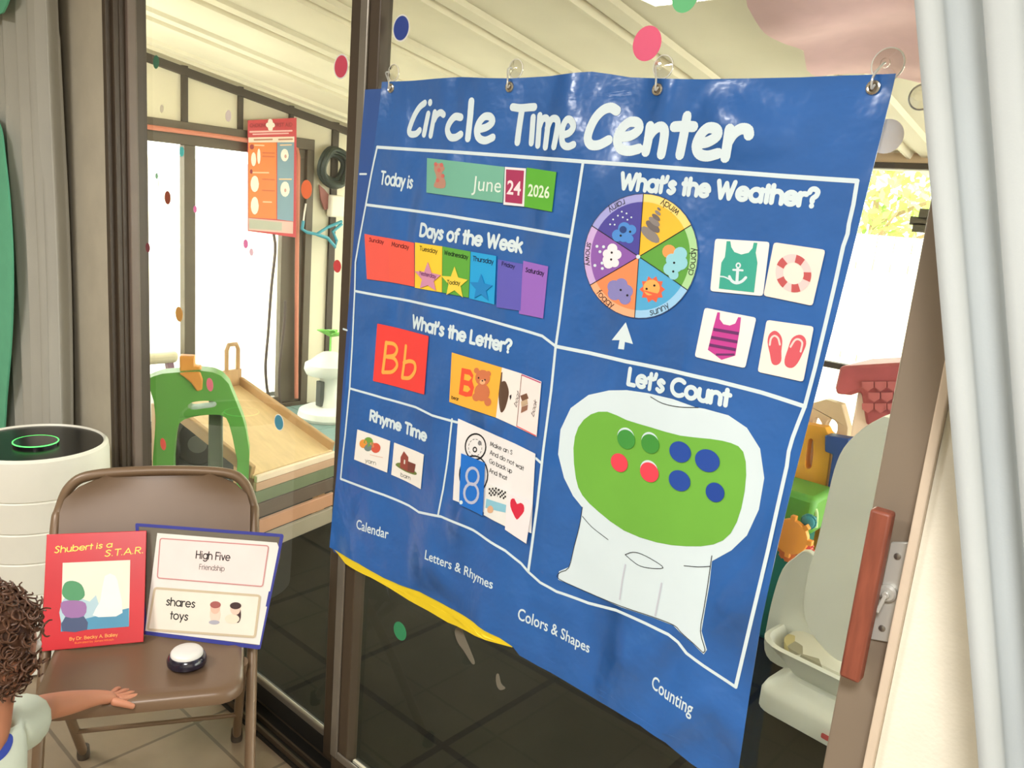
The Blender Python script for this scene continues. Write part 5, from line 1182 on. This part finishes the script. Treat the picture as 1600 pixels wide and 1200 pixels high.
# ---- water table with sprout
q = onz(512, 652, .012); q.z = .012; M_wt = mat('white_grey_plastic', (222, 222, 210), .4); wt = tag(empty('water_stand', q), 'white plastic pedestal stand with a round basin on the teal mat', 'play stand')
b = MB(); b.lathe([(.19, .0), (.20, .02), (.19, .055), (.15, .075), (.06, .085)], q, M_wt, 32); b.build('base', wt)
b = MB(); b.lathe([(.075, .08), (.062, .16), (.06, .27), (.08, .30)], q, M_wt, 20); b.build('column', wt)
b = MB(); b.lathe([(.08, .285), (.15, .30), (.165, .33), (.16, .37), (.13, .385), (.09, .42), (.05, .445), (.001, .455)], q, M_wt, 32); b.build('basin', wt)
b = MB(); b.box(q.x - .025, q.x + .03, q.y - .085, q.y - .055, .10, .27, mat('dark_grey_plastic')); b.build('grey_panel', wt, bevel=.005)
sp = tag(empty('toy_sprout', q + Vector((0, 0, .455))), 'bright green leafy toy sprout standing on top of the white pedestal stand', 'toy plant'); M_lf = mat('bright_leaf_green', (132, 210, 92), .45)
b = MB(); b.tube([q + Vector((0, 0, .455)), q + Vector((.0, 0, .56))], .006, M_lf, 8); b.build('stem', sp)
for a, l, tilt in ((0.3, .10, .25), (1.9, .08, .5), (3.3, .13, .2), (4.6, .09, .6), (5.6, .08, .9)):
    c = q + Vector((0, 0, .555)); d_ = Vector((math.cos(a), math.sin(a), tilt)).normalized(); w_ = d_.cross(up).normalized(); b = MB(); n_ = w_.cross(d_)
    top = [c + d_ * l * t + w_ * s_ * .032 * math.sin(math.pi * min(1, t * 1.02)) + n_ * (.02 * math.sin(math.pi * t)) for t, s_ in ((0, 0), (.25, 1), (.5, 1), (.8, 1), (1, 0), (.8, -1), (.5, -1), (.25, -1))]
    T_ = [b.bm.verts.new(p) for p in top]; B2_ = [b.bm.verts.new(p - n_ * .006) for p in top]; b.face(T_, M_lf); b.face(B2_[::-1], M_lf)
    for i in range(8): b.face([T_[i], B2_[i], B2_[(i + 1) % 8], T_[(i + 1) % 8]], M_lf)
    b.build('leaf', sp, recalc=True)
# ---- foam mat tiles
M_mat = mat('teal_grey_foam', (108, 132, 124), .8, bump=.1, bscale=200)
mats = [(-4.74, -4.16, 2.55, 3.12), (-4.155, -3.575, 2.55, 3.12), (-4.74, -4.16, 3.125, 3.70), (-4.155, -3.575, 3.125, 3.70)]
for i, (xa, xb, ya, yb) in enumerate(mats):
    b = MB(); b.box(xa, xb, ya, yb, 0, .012, M_mat)
    tag(b.build('foam_mat', bevel=.003), ['teal grey foam mat square in front of the brown door, touching the ramp side', 'teal grey foam mat square behind the ramp, nearest the middle stile', 'teal grey foam mat square under the white pedestal stand', 'teal grey foam mat square right of the white pedestal stand, in the corner'][i], 'mat', 'foam mats')
# ---- things on the end wall
XP = XE + .035; PW = Plane((XP, 0, 0), (0, 1, 0), (0, 0, 1))
PQ = Plane((XE + .058, 0, 0), (0, 1, 0), (0, 0, 1))
C9 = crop(190 / 1036, 370, 180)
b = MB(); b.px(PQ, [(387, 188), (463, 184), (462, 371), (387, 361)], 0, mat('poster_red', (196, 58, 66), .5), .003, .2); po = tag(b.build('first_aid_poster'), 'tall red first aid poster with orange and blue columns hanging by the brown door', 'poster')
b = MB(); o = .0036
b.px(PQ, [(96, 190), (488, 182), (486, 230), (97, 232)], o, ink(236, 214, 196), 0, T=C9)
b.px(PQ, [(97, 234), (335, 232), (335, 885), (98, 872)], o, ink(226, 124, 50), 0, T=C9); b.px(PQ, [(342, 232), (486, 230), (480, 905), (342, 887)], o, ink(120, 150, 168), 0, T=C9); b.px(PQ, [(98, 876), (478, 908), (476, 1010), (98, 978)], o, ink(214, 176, 166), 0, T=C9); b.px(PQ, [(104, 885), (382, 914), (380, 985), (104, 965)], o + .0003, ink(178, 176, 160), 0, T=C9)
b.build('printed_columns', po)
b = MB(); o += .0006; wh = ink(238, 226, 214); rd = ink(150, 36, 48)
b.line(PQ, [(283, 55), (283, 112)], .035, o, wh, T=C9); b.line(PQ, [(262, 84), (304, 84)], .030, o, wh, T=C9)
type_text(b, PQ, 'CHOKING', C9(108, 104), C9(256, 102), 6.5, o, rd, lean=0, bold=.02); type_text(b, PQ, 'FIRST AID', C9(312, 100), C9(470, 96), 6.5, o, rd, lean=0, bold=.02)
for p, q, w in (((110, 142), (466, 132), .010), ((135, 163), (436, 154), .008)): b.line(PQ, [p, q], w, o, ink(236, 180, 176), T=C9)
for p, q in (((146, 210), (298, 206)), ((355, 207), (470, 204))): b.line(PQ, [p, q], .010, o, ink(176, 120, 96), T=C9)
for x_, y_, rx, ry, c in ((140, 375, 22, 60, wh), (185, 350, 14, 66, wh), (150, 585, 36, 70, wh), (150, 770, 34, 76, wh), (405, 340, 34, 54, wh), (408, 630, 40, 66, wh), (125, 270, 18, 22, rd), (120, 480, 12, 20, rd), (412, 350, 10, 16, ink(200, 150, 140)), (410, 640, 10, 16, ink(200, 150, 140))):
    b.px(PQ, [(x_ + rx * math.cos(k * .5), y_ + ry * math.sin(k * .5)) for k in range(12)], o + (.0004 if ry < 30 else 0), c, 0, .1, T=C9)
for p, q in (((150, 255), (228, 258)), ((135, 488), (268, 490)), ((222, 738), (292, 740)), ((218, 320), (316, 324)), ((218, 350), (316, 354)), ((215, 545), (318, 550)), ((215, 640), (318, 645)), ((368, 255), (462, 252)), ((360, 545), (462, 545))): b.line(PQ, [p, q], .008, o, ink(206, 96, 44) if q[1] - p[1] > 2 and p[0] < 230 and p[0] > 200 else ink(236, 190, 150), T=C9)
b.build('printed_figures', po)
XT = XE + .06; pt = lambda x_, y_, X=XT: onx(x_, y_, X)
b = MB(); b.tube([pt(214, 196, XE + .036), pt(350, 214, XE + .036), pt(452, 229, XE + .036), pt(464, 233, XE + .036), pt(466, 245, XE + .036), pt(464, 400, XE + .036), pt(463, 560, XE + .036), pt(463, 622, XE + .036)], .014, mat('salmon_rope', (206, 128, 104), .6), 8)
tag(b.build('rope_light'), 'salmon pink rope running along the brown door frame and down to the floor', 'rope')
for i, pts in enumerate((((428, 366), (430, 392), (424, 450), (419, 520), (415, 570), (417, 605), (421, 622)), ((446, 470), (444, 510), (438, 560), (436, 600), (438, 632)))):
    b = MB(); b.tube(catmull([pt(*p) for p in pts], 5), .010, mat('dark_cord', (86, 72, 66), .6), 8); tag(b.build('hanging_cord'), ['long dark cord hanging below the red poster', 'shorter dark cord right of the long cord by the door'][i], 'cord')
c = pt(522, 262, XE + .07); b = MB(); M_hose = mat('black_green_hose', (44, 54, 46), .5)
for k, (rr_, dx) in enumerate(((.125, 0), (.105, .02), (.085, -.01), (.118, .035))): b.tube([c + Vector((dx + .012 * math.sin(3 * t), rr_ * math.cos(t) * .92, rr_ * math.sin(t))) for t in [j * math.pi / 14 for j in range(28)]], .019, M_hose, 8, True)
tag(b.build('coiled_hose'), 'black green coiled hose hanging high on the wall left of the middle stile', 'hose')
b = MB(); PH = Plane((XE + .03, 0, 0), (0, 1, 0), (0, 0, 1)); b.px(PH, [(497, 288), (506, 296), (514, 306), (512, 326), (506, 328), (500, 312)], 0, mat('faded_red_plastic', (142, 84, 76), .6), .012, .1); tag(b.build('plastic_scoop', bevel=.003), 'faded red plastic scoop hanging under the coiled hose', 'scoop')
b = MB(); c = pt(524, 322, XE + .05); b.box(c.x - .028, c.x + .03, c.y - .055, c.y + .055, c.z - .075, c.z + .075, mat('white_box_plastic', (232, 224, 206), .5)); tag(b.build('junction_box', bevel=.012), 'small white box on the dark batten below the coiled hose', 'box')
b = MB(); M_tq = mat('turquoise_plastic', (64, 152, 170), .45)
b.tube([pt(*p, XE + .09) for p in ((474, 345), (472, 358), (480, 363), (495, 366), (512, 355), (534, 346))], .011, M_tq, 8); b.tube([pt(*p, XE + .09) for p in ((495, 366), (512, 372), (524, 386), (526, 376), (520, 362), (534, 350))], .012, M_tq, 8); b.tube([pt(*p, XE + .09) for p in ((474, 345), (476, 330), (478, 318))], .006, mat('white_cord', (226, 218, 206), .6), 6)
tag(b.build('turquoise_hanger'), 'turquoise plastic hanger hooked beside the door frame, below the orange dot', 'hanger')
# ---- pink sheet under the roof, standing in for a reflection on the glass
b = MB(); M_pk = mat('pink_reflection_tint', (232, 192, 194), .85, bump=.15, bscale=18)
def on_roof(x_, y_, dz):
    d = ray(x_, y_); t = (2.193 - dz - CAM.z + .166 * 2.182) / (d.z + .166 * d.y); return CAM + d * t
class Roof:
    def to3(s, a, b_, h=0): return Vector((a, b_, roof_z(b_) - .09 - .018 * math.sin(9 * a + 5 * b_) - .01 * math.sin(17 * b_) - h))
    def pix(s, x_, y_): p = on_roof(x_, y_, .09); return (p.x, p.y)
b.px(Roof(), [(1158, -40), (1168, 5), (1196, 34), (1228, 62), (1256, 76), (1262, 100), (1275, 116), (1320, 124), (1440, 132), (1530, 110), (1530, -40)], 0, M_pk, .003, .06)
tag(b.build('pink_reflection_sheet'), 'dusty pink sheet under the patio roof at the upper right, in place of a reflection on the glass', 'reflection sheet')
b = MB(); c = ony(1446, 347, 3.93)
for a0, a1, z0, z1 in ((1420, 1470, 341, 351), (1434, 1475, 328, 342), (1424, 1472, 351, 362)):
    p0, p1 = ony(a0, z1, 3.93), ony(a1, z0, 3.93); b.box(p0.x, p1.x + .12, 3.93, 4.01, p0.z, p1.z, mat('olive_grey_metal', (92, 86, 70), .5))
tag(b.build('wall_bracket', bevel=.002), 'stepped olive grey metal bracket on the window post beside the curtain', 'bracket')
b = MB(); c = ony(1441, 152, 1.16); q = Vector((c.x, GL_R - .0008, c.z)); q = ony(1441, 152, GL_R - .0008); b.lathe([(.0165, 0), (.016, .003), (.010, .006), (.006, .010), (.001, .0105)], q, M_clear, 24, (0, -1, 0)); b.tube([q + Vector((.0155 * math.cos(k * math.pi / 12), -.002, .0155 * math.sin(k * math.pi / 12))) for k in range(24)], .0012, mat('clear_rim'), 6, True)
tag(b.build('suction_hook'), 'spare clear suction hook at the curtain edge, lower right of the others', 'hook', 'spare suction hook')

# ---- big toddler seat at the right
fl = onz(1172, 1102, 0); fr2 = onz(1312, 1180, 0); e = (fr2 - fl).normalized(); bk = Vector((-e.y, e.x, 0)); 
if bk.y < 0: bk = -bk
Q = lambda a, b_, z: fl + e * a + bk * b_ + up * z
M_ts = mat('pale_grey_plastic', (226, 227, 218), .4, scale=3); seat = tag(empty('toddler_seat', Q(.2, .2, 0)), 'large pale grey plastic toddler seat with tall back and patterned cushion, behind the chart', 'toddler seat')
def rring(ca, cb, ha, hb, r, z, sl=0): return [Q(ca + p[0], cb + p[1], z + sl * p[1]) for p in rr(ha, hb, r, 5)]
def loft(name, rings, m, parent, smooth=50):
    b = MB(); R_ = [[b.bm.verts.new(p) for p in r] for r in rings]
    for A, B in zip(R_, R_[1:]):
        n = len(A)
        for i in range(n): b.face([A[i], A[(i + 1) % n], B[(i + 1) % n], B[i]], m)
    b.face(R_[0][::-1], m); b.face(R_[-1], m); return b.build(name, parent, smooth=smooth, recalc=True)
W2 = .27
loft('base', [rring(W2, .22, W2, .21, .06, z) if k == 0 else rring(W2, .22, W2 - k, .21 - k, .06, z) for z, k in ((0, .0), (.055, .0), (.075, .008), (.085, .03), (.10, .05), (.115, .06))], M_ts, seat)
loft('seat_pan', [rring(.2, .24, .14, .13, .05, .10), rring(.19, .22, .17, .16, .07, .16), rring(.17, .20, .20, .19, .09, .22), rring(.17, .20, .185, .175, .08, .225), rring(.17, .20, .16, .15, .08, .185)], M_ts, seat)
M_cu = mat('cushion_base', (214, 208, 186), .8)
def leaf_cushion():
    m = bpy.data.materials.new('patterned_cushion'); m.use_nodes = True; nt = m.node_tree; L = nt.links.new; p = nt.nodes['Principled BSDF']; p.inputs['Roughness'].default_value = .85
    tc = nt.nodes.new('ShaderNodeTexCoord'); v = nt.nodes.new('ShaderNodeTexVoronoi'); v.inputs['Scale'].default_value = 13; L(tc.outputs['Object'], v.inputs['Vector'])
    r = nt.nodes.new('ShaderNodeValToRGB'); r.color_ramp.interpolation = 'CONSTANT'; E = r.color_ramp.elements; E[0].color = lin((226, 222, 206)) + (1,); E[1].position = .45; E[1].color = lin((164, 158, 136)) + (1,); n = E.new(.72); n.color = lin((206, 192, 140)) + (1,)
    s_ = nt.nodes.new('ShaderNodeSeparateColor'); L(v.outputs['Color'], s_.inputs[0]); L(s_.outputs[0], r.inputs[0]); L(r.outputs[0], p.inputs['Base Color']); return m
loft('cushion', [rring(.17, .20, .15, .14, .08, .19), rring(.17, .20, .152, .142, .08, .215), rring(.17, .20, .12, .11, .07, .228)], leaf_cushion(), seat)
# tall back shell, traced at its own distance and given depth
YB = (fl.y + fr2.y) / 2 + .03
slab_px('backrest', YB, [(1388, 652), (1372, 655), (1345, 672), (1318, 700), (1303, 735), (1290, 790), (1276, 850), (1264, 890), (1256, 930), (1256, 958), (1266, 985), (1284, 1010), (1306, 1030), (1330, 1036), (1400, 1036), (1440, 900), (1450, 740), (1430, 670)], .075, M_ts, seat, bevel=.03, smooth=3)
slab_px('side_wing', YB + .16, [(1262, 862), (1240, 872), (1222, 890), (1208, 930), (1198, 975), (1194, 1015), (1215, 1040), (1290, 1060), (1330, 1000), (1300, 900)], .03, M_ts, seat, bevel=.012, smooth=3)
s = Plane(fl + up * .0 - bk * .0008, e, up); b = MB(); c_ = s.pix(1294, 1154); b.flat(s, [(c_[0] + p[0], c_[1] + p[1]) for p in rr(.022, .0085, .005)], .0002, ink(206, 92, 92), .001); lg = b.build('red_badge', seat)
# ---- toy house with shingle roof
YH = 3.2; q = ony(1362, 640, YH); th = tag(empty('toy_house', (q.x, YH + .15, 0)), 'toy playhouse with a dusty red shingle roof behind the toddler seat', 'toy house')
M_rr = mat('dusty_red_shingle', (176, 84, 90), .5, var=.15)
slab_px('roof', YH - .02, [(1312, 572), (1420, 566), (1480, 572), (1474, 640), (1440, 668), (1352, 664), (1344, 612), (1328, 618), (1306, 616), (1304, 606)], .34, M_rr, th, bevel=.012)
b = MB(); s = plane_y(YH - .024)
for r_ in range(3):
    for k in range(6):
        a0, y0_ = 1348 + k * 20 + (10 if r_ % 2 else 0), 596 + r_ * 17; b.px(s, [(a0, y0_), (a0 + 18, y0_), (a0 + 18, y0_ + 9), (a0 + 9, y0_ + 15), (a0, y0_ + 9)], 0, mat('rose_shingle', (192, 104, 106), .5), .008, .2)
b.build('shingles', th, smooth=0)
p0, p1 = ony(1330, 665, YH), ony(1470, 620, YH); b = MB(); b.box(p0.x, p1.x + .1, YH + .0, YH + .30, 0, p1.z - .02, mat('blush_wall_plastic', (226, 206, 192), .5)); b.build('house_wall', th, bevel=.01)
# ---- orange and blue play wall
YW = 2.95; q = ony(1280, 720, YW); pw_ = tag(empty('play_wall', (q.x, YW + .05, 0)), 'yellow orange toy play wall with a blue post between chart and toddler seat', 'toy')
zz = lambda o: [(o[0][0], o[0][1])] + o[1:]
slab_px('orange_panel', YW, [(1228, 668), (1244, 660), (1290, 668), (1300, 690), (1296, 790), (1222, 790), (1222, 700)], .05, mat('yellow_orange_plastic', (240, 172, 60), .45), pw_, holes=[[(1262, 690), (1270, 690), (1268, 728), (1258, 728)]], bevel=.006, extra=lambda o: [p if p[1] > .56 else (p[0], 0.0) for p in o])
slab_px('blue_post', YW - .03, [(1288, 680), (1328, 686), (1326, 700), (1318, 706), (1310, 790), (1296, 790), (1300, 710), (1288, 706)], .06, mat('royal_blue_plastic', (40, 74, 142), .45), pw_, bevel=.006, extra=lambda o: [p if p[1] > .56 else (p[0], 0.0) for p in o])
slab_px('beige_arch', YW + .08, [(1240, 664), (1262, 632), (1290, 624), (1316, 632), (1326, 668), (1322, 790), (1230, 790)], .04, mat('beige_plastic', (222, 196, 160), .5), pw_, holes=[[(1270, 664), (1276, 652), (1284, 664), (1280, 676)], [(1290, 668), (1298, 654), (1308, 664), (1304, 680)]], bevel=.006, extra=lambda o: [p if p[1] > .56 else (p[0], 0.0) for p in o])
# ---- green box of play pieces
YG = 2.72; p0, p1 = ony(1205, 860, YG), ony(1276, 780, YG); gb = tag(empty('toy_table', ((p0.x + p1.x) / 2, YG + .12, 0)), 'green and teal activity table left of the toddler seat, partly behind the chart', 'toy table')
M_g2 = mat('leaf_green_plastic', (96, 160, 62), .45); z1 = p1.z
b = MB(); b.box(p0.x - .25, p1.x + .0, YG, YG + .20, z1 - .14, z1, M_g2); b.build('table_top', gb, bevel=.02)
b = MB(); b.box(p0.x - .20, p1.x - .04, YG + .04, YG + .18, 0, z1 - .14, mat('deep_teal_plastic', (40, 110, 92), .5)); b.build('pedestal', gb, bevel=.02)
b = MB(); c = ony(1252, 795, YG + .02); b.tube(catmull([c + Vector((-.07, 0, -.02)), c + Vector((-.04, 0, .03)), c + Vector((.01, 0, .035)), c + Vector((.05, 0, .01)), c + Vector((.06, 0, -.05))], 5), .008, mat('pale_green_wire', (176, 206, 140), .4), 8); b.build('bead_wire', gb)
for i, (px_, py_, r_, c_) in enumerate(((1236, 838, .062, (238, 156, 66)), (1256, 858, .030, (206, 70, 62)), (1232, 862, .030, (226, 120, 60)), (1264, 815, .022, (60, 140, 150)))):
    c = ony(px_, py_, YG - .05 - r_ * .6); 
    b = MB(); b.lathe([(r_ * .55, -.012), (r_ * .62, -.014)] + [(r_, -.010), (r_, .010), (r_ * .62, .014), (r_ * .3, .014)], c, ink(*c_), 20, (0, -1, 0))
    for k in range(8): a = k * math.pi / 4; b.bar(c + Vector((r_ * .9 * math.cos(a), 0, r_ * .9 * math.sin(a))), c + Vector((r_ * 1.22 * math.cos(a), 0, r_ * 1.22 * math.sin(a))), .018, r_ * .34, ink(*c_), (0, 1, 0))
    b.bar(c, c + Vector((0, .05 + r_ * .6 - .008, 0)), .012, .012, ink(*c_)); b.build(('orange_gear', 'red_gear', 'orange_gear', 'teal_gear')[i], gb, bevel=.002)
